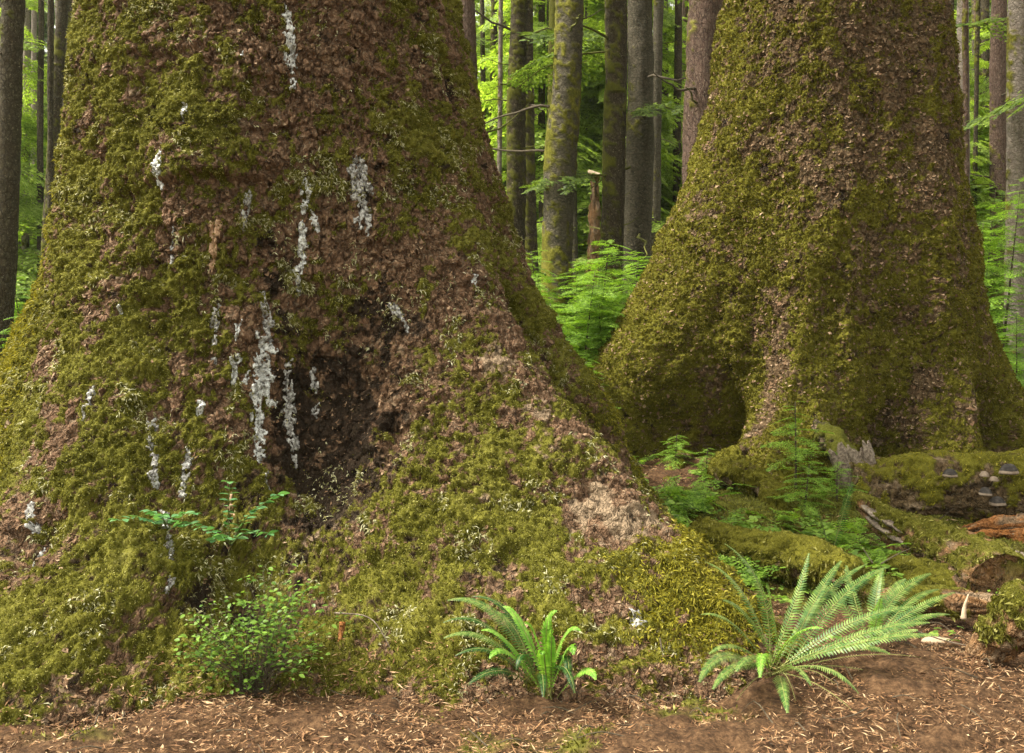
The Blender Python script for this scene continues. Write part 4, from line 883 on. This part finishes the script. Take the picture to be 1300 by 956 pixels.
# ------------------------------------------------------------------ ferns
def frond(base, ctrl, tip, width, pairs, r, fat=.5, curlz=.25, lobes=False):
    base, ctrl, tip = map(lambda q: np.asarray(q, float), (base, ctrl, tip))
    n = 26; u = np.linspace(0, 1, n)[:, None]; pth = (1-u)**2 * base + 2*u*(1-u) * ctrl + u**2 * tip
    L = np.linalg.norm(np.diff(pth, axis=0), axis=1).sum()
    T = unit(np.gradient(pth, axis=0)); S = unit(np.cross(T, np.array([0, 0, 1.0]) + .35 * np.array([0, -1.0, 0]))); Nn = np.cross(S, T)
    roll = r.uniform(-.35, .35); S2 = S * math.cos(roll) + Nn * math.sin(roll); N2 = np.cross(S2, T)
    stem = tube(pth, np.linspace(.0026, .0008, n), 6, False)
    V, F = [], []
    for i in range(pairs):
        t_ = .10 + .895 * (i + .5) / pairs; k = t_ * (n - 1); k0 = min(n - 2, int(k)); w_ = k - k0
        c = pth[k0] * (1-w_) + pth[k0+1] * w_; tt = T[k0]; ss = S2[k0]; nn = N2[k0]
        env = min(1, .22 + (t_ - .1) * 2.6) * max(.03, (1 - t_)) ** .55 * 1.18
        wl = width * min(env, 1.0) * r.uniform(.92, 1.06); wd = L / pairs * fat
        for s in (1, -1):
            d = unit(ss * s + tt * (.18 + .5 * t_)); m_ = c + d * wl * .5 + nn * wl * .03; e = c + d * wl + tt * wl * .06 - nn * wl * curlz * r.uniform(.5, 1.3)
            q = len(V) ; o = tt * wd * .5
            V += [c - o * .9, c + o * .9, m_ + o * .95, m_ - o * .95, e + o * .25, e - o * .25]
            F += [[q, q+1, q+2, q+3], [q+3, q+2, q+4, q+5]]
    return stem, (np.array(V), np.array(F))
def fern(label, base, fronds, mt, width=.055, seed=0, name='sword_fern', fat=.62):
    """fronds: (tip px, tip py, tip depth, ctrl px, ctrl py, ctrl depth, width factor, material or None)"""
    r = random.Random(seed); root = thing(name, label, 'fern', base)
    for fr_ in fronds:
        tx, ty, tD, cx_, cy_, cD, wf, mm = fr_
        b = base + np.array([r.uniform(-.03, .03), r.uniform(-.03, .03), r.uniform(0, .02)])
        tip = P3(tx, ty, tD); ctrl = P3(cx_, cy_, cD)
        L = np.linalg.norm(tip - ctrl) + np.linalg.norm(ctrl - b)
        st, bl = frond(b, ctrl, tip, width * wf, int(np.clip(L * 75, 14, 52)), r, fat)
        o = mk('frond', bl[0], bl[1], mm or mt, root, smooth=False); mk('stem', st[0], st[1], M_rach, o, smooth=True)
    return root
B = near(985, 3.95)
fern('large sword fern in front, its fronds fanning from the brown litter', B, [
 (920, 690, 4.0, 985, 730, 4.0, 1, None), (895, 713, 4.1, 950, 730, 4.05, .8, None), (1027, 702, 4.1, 1012, 770, 4.0, 1, None), (890, 780, 3.9, 930, 770, 3.9, .6, None), (918, 762, 3.8, 950, 765, 3.85, .7, None),
 (975, 742, 3.8, 978, 760, 3.85, .9, None), (888, 866, 3.55, 915, 800, 3.65, 1.1, None), (905, 875, 3.5, 935, 820, 3.6, 1, None), (965, 860, 3.5, 965, 800, 3.6, .9, M_fernb), (935, 852, 3.55, 950, 815, 3.6, .8, None),
 (1045, 798, 3.7, 1010, 785, 3.75, .8, M_fernb), (1180, 790, 3.85, 1100, 790, 3.8, 1.05, None), (1192, 806, 3.75, 1110, 800, 3.7, 1, None), (1100, 716, 4.3, 1040, 740, 4.15, 1, None), (1068, 712, 4.25, 1035, 750, 4.1, 1, None), (1160, 770, 3.95, 1080, 775, 3.95, .9, None), (900, 830, 3.7, 935, 800, 3.75, .9, None), (1130, 830, 3.8, 1070, 800, 3.85, .9, None), (1125, 720, 4.2, 1060, 745, 4.1, 1.1, None), (1030, 870, 3.5, 1010, 830, 3.6, .9, None), (1090, 880, 3.6, 1050, 825, 3.65, .9, None), (1000, 905, 3.4, 990, 850, 3.5, .9, None)], M_fern, .043, 1)
B = near(985, 3.95)
fern('withered brown fronds sagging round the foot of the large sword fern', B, [(1060, 868, 3.7, 1030, 840, 3.85, .5, None), (1130, 862, 3.85, 1070, 835, 3.9, .5, None), (935, 890, 3.6, 960, 850, 3.75, .5, None), (1010, 890, 3.55, 1000, 850, 3.75, .5, None), (1170, 835, 4.05, 1090, 820, 4.0, .5, None), (1085, 905, 3.5, 1040, 860, 3.7, .5, None)], M_deadf, .045, 11, 'withered_fern', fat=.35)
B = near(1100, 4.2)
fern('sword fern behind and right of the large front one', B, [
 (1075, 718, 4.5, 1080, 750, 4.4, 1, None), (1120, 722, 4.4, 1110, 750, 4.3, 1.1, None), (1182, 728, 4.4, 1130, 745, 4.3, 1, None), (1192, 748, 4.4, 1150, 750, 4.3, .9, None), (1212, 752, 4.3, 1160, 765, 4.2, .9, None),
 (1206, 780, 4.2, 1160, 775, 4.15, .7, None), (1050, 745, 4.3, 1075, 765, 4.25, .8, None), (1118, 760, 4.0, 1112, 790, 4.05, .9, M_fernb), (1150, 735, 4.6, 1125, 750, 4.5, 1, None), (1165, 800, 4.0, 1130, 800, 4.05, .8, None)], M_fern, .045, 2)
B = near(690, 3.85)
fern('deer fern with dark left fronds growing against the near root', B, [
 (568, 762, 3.9, 640, 745, 3.85, 1, M_fern), (600, 757, 3.95, 655, 750, 3.9, .9, None), (563, 790, 3.8, 625, 760, 3.8, 1, None), (563, 810, 3.75, 620, 780, 3.75, .9, M_fern), (578, 832, 3.7, 630, 800, 3.7, .9, None),
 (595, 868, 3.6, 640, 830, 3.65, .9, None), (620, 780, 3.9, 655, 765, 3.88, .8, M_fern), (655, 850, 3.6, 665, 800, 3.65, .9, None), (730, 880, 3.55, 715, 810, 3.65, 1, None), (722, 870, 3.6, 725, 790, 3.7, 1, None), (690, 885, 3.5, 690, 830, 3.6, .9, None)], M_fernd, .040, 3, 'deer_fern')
B = near(700, 3.8)
fern('bright broad leaved young fern at the right side of the dark deer fern', B, [
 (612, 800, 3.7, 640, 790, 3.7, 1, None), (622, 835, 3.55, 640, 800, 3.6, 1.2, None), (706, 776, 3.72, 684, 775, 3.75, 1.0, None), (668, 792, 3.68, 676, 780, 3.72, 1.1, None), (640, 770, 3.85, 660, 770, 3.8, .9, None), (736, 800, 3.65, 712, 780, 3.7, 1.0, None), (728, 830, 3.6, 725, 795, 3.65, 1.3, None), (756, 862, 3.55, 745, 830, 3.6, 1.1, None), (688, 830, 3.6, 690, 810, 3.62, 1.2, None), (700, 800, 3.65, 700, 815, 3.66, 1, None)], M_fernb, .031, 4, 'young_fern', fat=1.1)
B = near(1053, 5.6)
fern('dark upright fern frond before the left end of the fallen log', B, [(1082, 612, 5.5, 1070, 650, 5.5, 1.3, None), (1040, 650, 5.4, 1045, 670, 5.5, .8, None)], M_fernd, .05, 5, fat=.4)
B = near(812, 5.9)
fern('small fern low beside the far side of the near root', B, [(850, 640, 5.7, 830, 632, 5.8, .9, None), (862, 655, 5.6, 840, 645, 5.7, .9, None), (800, 620, 6.0, 805, 630, 5.9, .8, None)], M_fern, .035, 6, 'deer_fern')

# ------------------------------------------------------------------ logs and dead wood
lg = thing('fallen_log', 'thick mossy fallen log with dark bracket fungi lying before the far giant', 'log', (3.6, 7.05, gz(3.6, 7.05)))
mossy_tube('trunk', [A(1078, 627, 7.15), A(1150, 624, 7.15), A(1220, 622, 7.05), A(1300, 620, 6.9), A(1480, 610, 6.6)], [.25, .265, .26, .27, .28], M_giant2, lg, 110, .012, .022, 61, .0, .45, 34000, .024, M_tuftg)
def bracket(px, py, D, wpx, seed, parent, lb=None, pale=False):
    c = P3(px, py, D); s = wpx * 1.0 / FPX * D / 2; nu, nv = 28, 16; u = np.linspace(0, 2 * np.pi, nu, endpoint=False); v_ = np.linspace(0, 1, nv)
    prof_r = np.interp(v_, [0, .15, .3, .5, .62, .72, .85, 1], [.0, .38, .62, .86, .97, 1.02, .92, .0]); prof_z = np.interp(v_, [0, .15, .3, .5, .62, .72, .85, 1], [.9, .84, .68, .38, .16, -.04, -.16, -.2])
    prof_r = prof_r + .04 * np.sin(v_ * 38) * (v_ < .65)
    X_ = c[0] + s * np.outer(prof_r, np.cos(u)); Y_ = c[1] + s * .85 * np.outer(prof_r, np.sin(u)); Z_ = c[2] + s * 1.1 * np.repeat(prof_z[:, None], nu, 1)
    V = np.stack([X_, Y_, Z_], -1).reshape(-1, 3); V += s * .10 * np.stack([vnoise((V * 1.0).astype(F4), 14 + i, seed + i) for i in range(3)], 1)
    F = grid_faces(nv, nu, True); mi = (np.repeat((v_[:-1] > .56) & (v_[:-1] < .78), nu)).astype(int)
    mk('bracket_fungus', V, F, [M_fungr if pale else M_fung, M_fungr], parent, smooth=True, label=lb, mi=mi)
for i, (px, py, D, wp, lb, pl_) in enumerate([(1206, 604, 6.78, 19, 'round dark bracket fungus nearest the log middle', 0), (1281, 600, 6.66, 24, 'widest dark bracket fungus near the top of the log', 0), (1251, 627, 6.66, 17, 'small dark bracket fungus low on the log', 0), (1266, 640, 6.68, 20, 'lowest flat dark bracket fungus', 0), (1250, 604, 6.7, 12, 'pale thin bracket fungus', 1), (1262, 610, 6.68, 12, 'pale lumpy bracket fungus', 1)]):
    bracket(px, py, D, wp, 70 + i, lg, lb, pl_)

def cut_log(label, path, rad, mt, seed, mossb, upm, tuft, name='broken_log', squash=1, amp=.03, sides=90, endmat=None):
    root = thing(name, label, 'log', (np.mean([q[0] for q in path]), np.mean([q[1] for q in path]), gz(path[0][0], path[0][1])))
    mossy_tube('trunk', path, rad, mt, root, sides, .012, amp, seed, mossb, upm, tuft, .026, M_tuft, squash, plate=.8, grain=.08)
    return root
bl_ = cut_log('slanting mossy broken log with its dark round end facing the path', [A(1085, 632, 6.15), A(1130, 668, 5.95), A(1190, 700, 5.7), A(1235, 728, 5.45), A(1272, 752, 5.17)], [.05, .11, .16, .20, .21], M_wood, 81, -.42, .6, 12000, amp=.022)
# the hollow dark end face, a rough disc with rings
def end_disc(name, c, axis, rad, parent, mt, seed, recess=.05):
    T = unit(np.asarray(axis, float)); A_ = unit(np.cross(T, [0, 0, 1.0])); B_ = np.cross(A_, T); nr, na = 16, 72
    rr = np.linspace(0.02, 1, nr)[:, None]; a = np.linspace(0, 2 * np.pi, na, endpoint=False)[None]
    V = c + rad * rr[..., None] * (np.cos(a)[..., None] * A_ + np.sin(a)[..., None] * B_); V = V.reshape(-1, 3); P = V.astype(F4); q = np.repeat(rr, na, 1).ravel()
    V = V + T * ((.018 - recess * (1 - q ** 3)) + .02 * fbm(P, 16, 4, seed) + .006 * np.sin(q * 40 + 3 * fbm(P, 6, 2, seed)))[:, None]
    mk(name, V, grid_faces(nr, na, True), mt, parent, dict(moss=sst(fbm(P, 9, 3, 4) + .5 * q, .5, .7), stain=sst(fbm(P, 8, 4, 3) + .5 - .8 * q, .1, .5), pale=0 * q, plate=sst(fbm(P, 12, 3, 9), 0, .5)), smooth=True)
end_disc('end_face', A(1272, 752, 5.16), A(1272, 752, 5.16) - A(1235, 728, 5.45), .215, bl_, M_wood, 7)
rl = cut_log('orange rotten split log piece at the right edge below the thick log', [A(1190, 690, 6.3), A(1215, 680, 6.25), A(1250, 676, 6.2), A(1320, 680, 6.1), A(1420, 690, 6.0)], [.03, .07, .12, .13, .12], M_rust, 84, -.75, .5, 0, 'rotten_log', amp=.035)
cut_log('low rotten brown log lying behind the ferns with a mossy right end', [A(1120, 762, 4.75), A(1180, 764, 4.7), A(1235, 768, 4.65), A(1284, 774, 4.6)], [.05, .062, .06, .05], M_wood, 87, -.35, .5, 2500, 'rotten_log', amp=.018, sides=50)
cut_log('round moss covered log between the near root and the ferns', [A(885, 672, 5.6), A(930, 690, 5.4), A(990, 705, 5.2), A(1040, 716, 5.0), A(1082, 732, 4.85)], [.07, .085, .095, .10, .075], M_giant2, 90, .55, .4, 12000, 'mossy_log', amp=.02, sides=60)
cut_log('leaning mossy grey wood slab in the lower right corner', [A(1240, 838, 4.15), A(1275, 805, 4.05), A(1320, 770, 3.95)], [.05, .10, .13], M_wood, 93, .05, .5, 6000, 'rotten_log', amp=.02, sides=60)
cut_log('low moss covered mound of rotten wood beneath the slanting log', [A(1130, 720, 5.55), A(1170, 735, 5.4), A(1212, 752, 5.3)], [.06, .11, .09], M_giant2, 95, .6, .4, 6000, 'mossy_log', amp=.025, sides=50)
# split planks on top of the slanting log
for i, (a, b, c) in enumerate([((1092, 640, 6.05), (1130, 664, 5.85), (1180, 690, 5.65)), ((1100, 634, 6.1), (1140, 655, 5.9), (1172, 676, 5.72)), ((1100, 655, 6.0), (1140, 684, 5.8), (1168, 700, 5.65))]):
    pth = smooth_path([A(*a), A(*b), A(*c)], 40); v, f = tube(pth, np.interp(np.linspace(0, 1, 40), [0, .2, .8, 1], [.015, .045, .04, .01]), 14, True, .4); P = v.astype(F4)
    v = v + .008 * np.stack([fbm(P, 20, 3, i), fbm(P, 20, 3, i + 5), fbm(P, 25, 3, i + 8)], 1)
    mk('split_wood', v, f, M_greywood, bl_, smooth=True)
# dead snag leaning at the left end of the thick log
sn = thing('dead_snag', 'short dark leaning root snag with a frayed pinkish grey end above the thick log', 'snag', A(1085, 605, 7.3))
mossy_tube('trunk', [A(1030, 538, 7.9), A(1050, 552, 7.7), A(1072, 580, 7.45), A(1090, 606, 7.3)], [.05, .085, .10, .12], M_dark, sn, 40, .012, .02, 97, .1, .4, 2500, .014, M_tuft2)
sr = random.Random(4)
for i in range(15):
    a = i * .42 + sr.uniform(-.1, .1); c = A(1090, 618, 7.2); rb = .085 + .03 * (i % 2); lean = sr.uniform(.0, .06)
    b0 = c + [math.cos(a) * rb, math.sin(a) * rb * .8, 0]; hgt_ = sr.uniform(.20, .36); b1 = b0 + [math.cos(a) * lean - .03, 0, hgt_ * .6]; b2 = b0 + [math.cos(a) * lean * 1.3 - .07 + sr.uniform(-.03, .03), 0, hgt_]
    v, f = tube(smooth_path([b0, b1, b2], 12), np.interp(np.linspace(0, 1, 12), [0, .7, 1], [.05, .036, .007]), 8); v = v + .006 * np.stack([vnoise(v.astype(F4), (60, 60, 9), 3 + i + q) for q in range(3)], 1)
    mk('splinter', v, f, M_greywood, sn, smooth=True)
rst = thing('stump', 'dark brown mossy stump behind the right shoulder of the far giant', 'stump', near(1257, 12.6))
b = near(1257, 12.6); mossy_tube('trunk', [b - [0, 0, .2], b + [0, 0, .35], b + [-.03, 0, .8], b + [-.05, 0, 1.15]], [.42, .27, .23, .2], M_red, rst, 70, .02, .04, 99, -.05, .5, 5000, .03, M_tuft2, grain=.2)
sn2 = thing('broken_snag', 'pale yellowish rotten snag standing between the background trunks', 'snag', near(758, 15.5))
b = near(758, 15.5); tp = A(754, 222, 15.5); mossy_tube('trunk', [b, (b + tp) / 2, tp], [.19, .13, .05], M_wood, sn2, 36, .03, .03, 103, -.1, 0, 0, grain=.1)
v, f = tube(smooth_path([A(748, 218, 15.4), A(762, 222, 15.2), A(776, 230, 15.0)], 10), np.linspace(.035, .012, 10), 8); mk('branch', v, f, M_chip, sn2, smooth=True)

mh, t = mat('forest_haze'); pv = N(t, 'ShaderNodeVolumePrincipled', Density=0.0004, Anisotropy=0.2); pv.inputs['Color'].default_value = (.93, .97, .82, 1); t.links.new(pv.outputs[0], N(t, 'ShaderNodeOutputMaterial').inputs['Volume'])
hv = np.array([[a, b, c] for a in (-165, 165) for b in (-65, 205) for c in (-1.5, 26)], float)
mk('haze', hv, np.array([[0, 1, 3, 2], [4, 6, 7, 5], [0, 4, 5, 1], [2, 3, 7, 6], [0, 2, 6, 4], [1, 5, 7, 3]]), mh, kind='stuff', label='thin pale forest haze')
# small loose things on the ground
def rod(name, label, cat, pts, r0, r1, mt, group=None):
    v, f = tube(smooth_path(pts, 14), np.linspace(r0, r1, 14), 8); P = v.astype(F4); v = v + .15 * r0 * np.stack([vnoise(P, 60, 1), vnoise(P, 60, 2), vnoise(P, 60, 3)], 1)
    return mk(name, v, f, mt, smooth=True, label=label, cat=cat, group=group)
rod('wood_splinter', 'pale pointed wood splinter standing before the low rotten log', 'splinter', [A(1223, 786, 4.5), A(1225, 770, 4.5), A(1229, 754, 4.5)], .014, .003, M_chip)
rod('dead_branch', 'smooth grey dead branch piece at the right edge beside the orange log', 'branch', [A(1280, 700, 5.8), A(1292, 706, 5.75), A(1330, 715, 5.7)], .032, .03, M_greywood)
for i, (lb, pts) in enumerate([
  ('thin bare twig crossing upward right of the fern clump', [(1118, 716, 5.0), (1135, 706, 5.0), (1156, 696, 5.1)]), ('thin forked bare twig left of the crossing one', [(1108, 715, 5.0), (1100, 703, 5.0), (1095, 695, 5.0)]),
  ('long thin twig lying in the brown litter right of the big fern', [(1035, 845, 4.0), (1090, 852, 3.95), (1150, 860, 3.9)]), ('curved brown twig arching over the moss at the near trunk foot', [(425, 778, 4.05), (470, 785, 4.0), (500, 830, 3.95)]),
  ('short twig poking from the thick fallen log', [(1192, 660, 6.6), (1202, 652, 6.55), (1212, 645, 6.5)]), ('long thin twig resting in the litter at lower right', [(1160, 800, 4.3), (1195, 812, 4.25), (1240, 822, 4.2)]),
  ('thin pale stalk standing at the foot of the golden moss root', [(838, 810, 3.95), (842, 840, 3.9), (844, 868, 3.88)]), ('long bare twig at the bottom left by the trunk foot', [(150, 846, 3.75), (175, 855, 3.7), (215, 862, 3.7)])]):
    rod('twig', lb, 'twig', [A(*q) for q in pts], .004, .0015, M_greywood if i % 2 else M_twig)
rod('bark_flake', 'orange brown dry bark flake hanging at the foot of the near trunk', 'bark flake', [A(435, 790, 4.05), A(432, 810, 4.02), A(428, 832, 4.0)], .014, .006, M_rust)
rod('bark_flake', 'small tan bark flake in the left foreground moss', 'bark flake', [A(198, 838, 3.75), A(196, 848, 3.73), A(193, 856, 3.72)], .009, .004, M_chip)
# round and pale chips and stones
def pebble(label, px, D, r0, mt, seed, name, cat, sq=(1, 1, .6)):
    c = near(px, D); a = np.linspace(0, 2 * np.pi, 18, endpoint=False); b = np.linspace(-np.pi / 2, np.pi / 2, 11)
    V = np.stack([np.outer(np.cos(b), np.cos(a)) * sq[0], np.outer(np.cos(b), np.sin(a)) * sq[1], np.repeat(np.sin(b)[:, None], 18, 1) * sq[2]], -1).reshape(-1, 3) * r0
    V = V * (1 + .25 * vnoise((V / r0).astype(F4), 1.5, seed))[:, None] + c + [0, 0, r0 * .2]; return mk(name, V, grid_faces(11, 18, True), mt, smooth=True, label=label, cat=cat)
pebble('pale rounded stone half sunk in the litter right of the ferns', 1242, 4.35, .035, M_stone, 1, 'stone', 'stone')
pebble('small grey stone below the leafy shrub at the bottom of the picture', 236, 3.72, .03, M_stone, 2, 'stone', 'stone')
pebble('flat tan wood chip on the litter before the low rotten log', 1190, 4.45, .05, M_chip, 3, 'wood_chip', 'wood chip', (1.3, .7, .35))
pebble('long brown wood chip on the litter right of the standing splinter', 1262, 4.5, .05, M_chip, 4, 'wood_chip', 'wood chip', (1.4, .6, .3))

# ------------------------------------------------------------------ ground cover (nobody could count it)
gr_ = np.random.default_rng(12)
def outside_giants(x, y, z=.12, m=0.0):
    ok = np.ones(len(x), bool)
    for G in (G1, G2):
        dx, dy = x - G.cx, y - G.cy; ok &= np.hypot(dx, dy) > G.R(np.degrees(np.arctan2(dy, dx)), z + 0 * x) + m
    return ok
def ground_pts(n, x0, x1, y0, y1, dens=None):
    x = gr_.uniform(x0, x1, n); y = gr_.uniform(y0, y1, n); ok = outside_giants(x, y)
    if dens is not None: ok &= gr_.random(n) < dens(x, y)
    x, y = x[ok], y[ok]; P = np.stack([x, y, 0 * x], 1)
    return np.stack([x, y, ground_z(x, y)], 1)
# needles, twigs and flakes
def litter(pts, L, W, name, mt):
    n = len(pts); yaw = gr_.uniform(0, 6.28, n); d = np.stack([np.cos(yaw), np.sin(yaw), gr_.normal(size=n) * .25], 1); s = np.stack([-np.sin(yaw), np.cos(yaw), gr_.normal(size=n) * .4], 1)
    l = (L * (.4 + gr_.random(n) ** 2 * 1.6))[:, None]; w_ = (W * (.5 + gr_.random(n)))[:, None]; p = pts + [0, 0, .006] + np.array([0, 0, .008]) * gr_.random((n, 1))
    V = np.stack([p - d * l / 2 - s * w_ * .4, p + s * w_ * -.5 + d * l * .1, p + d * l / 2, p + s * w_ * .5], 1).reshape(-1, 3); mk(name, V, q4(V), mt, kind='stuff')
litter(ground_pts(130000, -2.2, 4.6, 3.1, 6.2), .026, .0038, 'needle_litter', M_litter)
litter(ground_pts(4000, -2.2, 4.6, 3.1, 6.2), .03, .010, 'bark_litter', M_litter)
litter(ground_pts(26000, .3, 6, 6.2, 9.5), .035, .007, 'needle_litter', M_litter)
pp = ground_pts(420, -2.0, 4.4, 3.2, 6.2); tw = []
for q in pp:
    a = gr_.uniform(0, 6.28); L_ = gr_.uniform(.05, .22); e = q + [math.cos(a) * L_, math.sin(a) * L_, .015]; mdl = (q + e) / 2 + gr_.normal(size=3) * L_ * .08
    e[2] = ground_z(e[0:1], e[1:2])[0] + .012; tw.append(tube(smooth_path([q + [0, 0, .01], mdl + [0, 0, .012], e], 6), np.linspace(.003, .0012, 6), 5, False))
v, f = merge(tw); mk('twig_litter', v, f, M_twig, kind='stuff')
wl_ = ((V1[:, 2] < .16) & (V1[:, 2] > -.1)) * (.17 - V1[:, 2]) * (V1[:, 1] < 5.5); pq, _n = scatter(V1, Q1, wl_.clip(0), 9000, gr_); litter(pq + _n * .004, .026, .0045, 'needle_litter', M_litter)
# oxalis-like clover leaves and little creeping plants
tri = []
for k in range(3):
    a = k * 2.094; R3 = np.array([[math.cos(a), -math.sin(a), 0], [math.sin(a), math.cos(a), 0], [0, 0, 1]]); tri.append((R3 @ (LV * [1, 1.5, 1]).T).T)
TV = np.concatenate(tri); TF = np.concatenate([LF + k * len(LV) for k in range(3)])
dens = lambda x, y: np.clip(sst(fbm(np.stack([x, y, 0 * x], 1), 2.4, 4, 44), -.2, .25) * (np.exp(-(((x - 1.25) / 1.15) ** 2 + ((y - 6.3) / 1.35) ** 2)) * 1.3 + .03) , 0, 1) * sst(x + .35 * (y - 6.2), 2.55, 2.2)
p = ground_pts(26000, -.2, 6, 4.2, 10.5, dens); n_ = len(p); p[:, 2] += gr_.uniform(.015, .09, n_)
v, f = instance(TV, TF, p, gr_.uniform(0, 6.28, n_), gr_.uniform(-.2, .2, n_), gr_.normal(size=n_) * .3, gr_.uniform(.014, .04, n_)); mk('ground_cover', v, f, M_cover, kind='stuff', smooth=True, label='low clover like leaves carpeting the hollow between both giants')
p = ground_pts(3200, -.2, 6, 4.6, 10, dens); n_ = len(p); p[:, 2] += gr_.uniform(.01, .10, n_)
v = place(SPR_L[0], p, gr_.uniform(0, 6.28, n_), gr_.uniform(0, .6, n_), gr_.normal(size=n_) * .25, gr_.uniform(.12, .27, n_)); mk('creeping_greens', v, q4(v), M_hemb, kind='stuff')
p = ground_pts(2600, -14, 14, 10, 26, lambda x, y: .8); n_ = len(p)
v = place(SPR_L[1], p + [0, 0, .1], gr_.uniform(0, 6.28, n_), gr_.uniform(.1, .9, n_), gr_.normal(size=n_) * .25, gr_.uniform(.3, .8, n_)); mk('undergrowth', v, q4(v), M_hemb, kind='stuff')
# ground moss
w_ = mossg * ((Vg[:, 1] > 3) & (Vg[:, 1] < 10) & (Vg[:, 0] > -2) & (Vg[:, 0] < 6)); p, nn = scatter(Vg, Qg, w_, 60000, rng); v, f = tufts(p, nn, rng, .018, .0035, 2, 0); mk('ground_moss', v, f, M_tuft, kind='stuff')
print('script done')
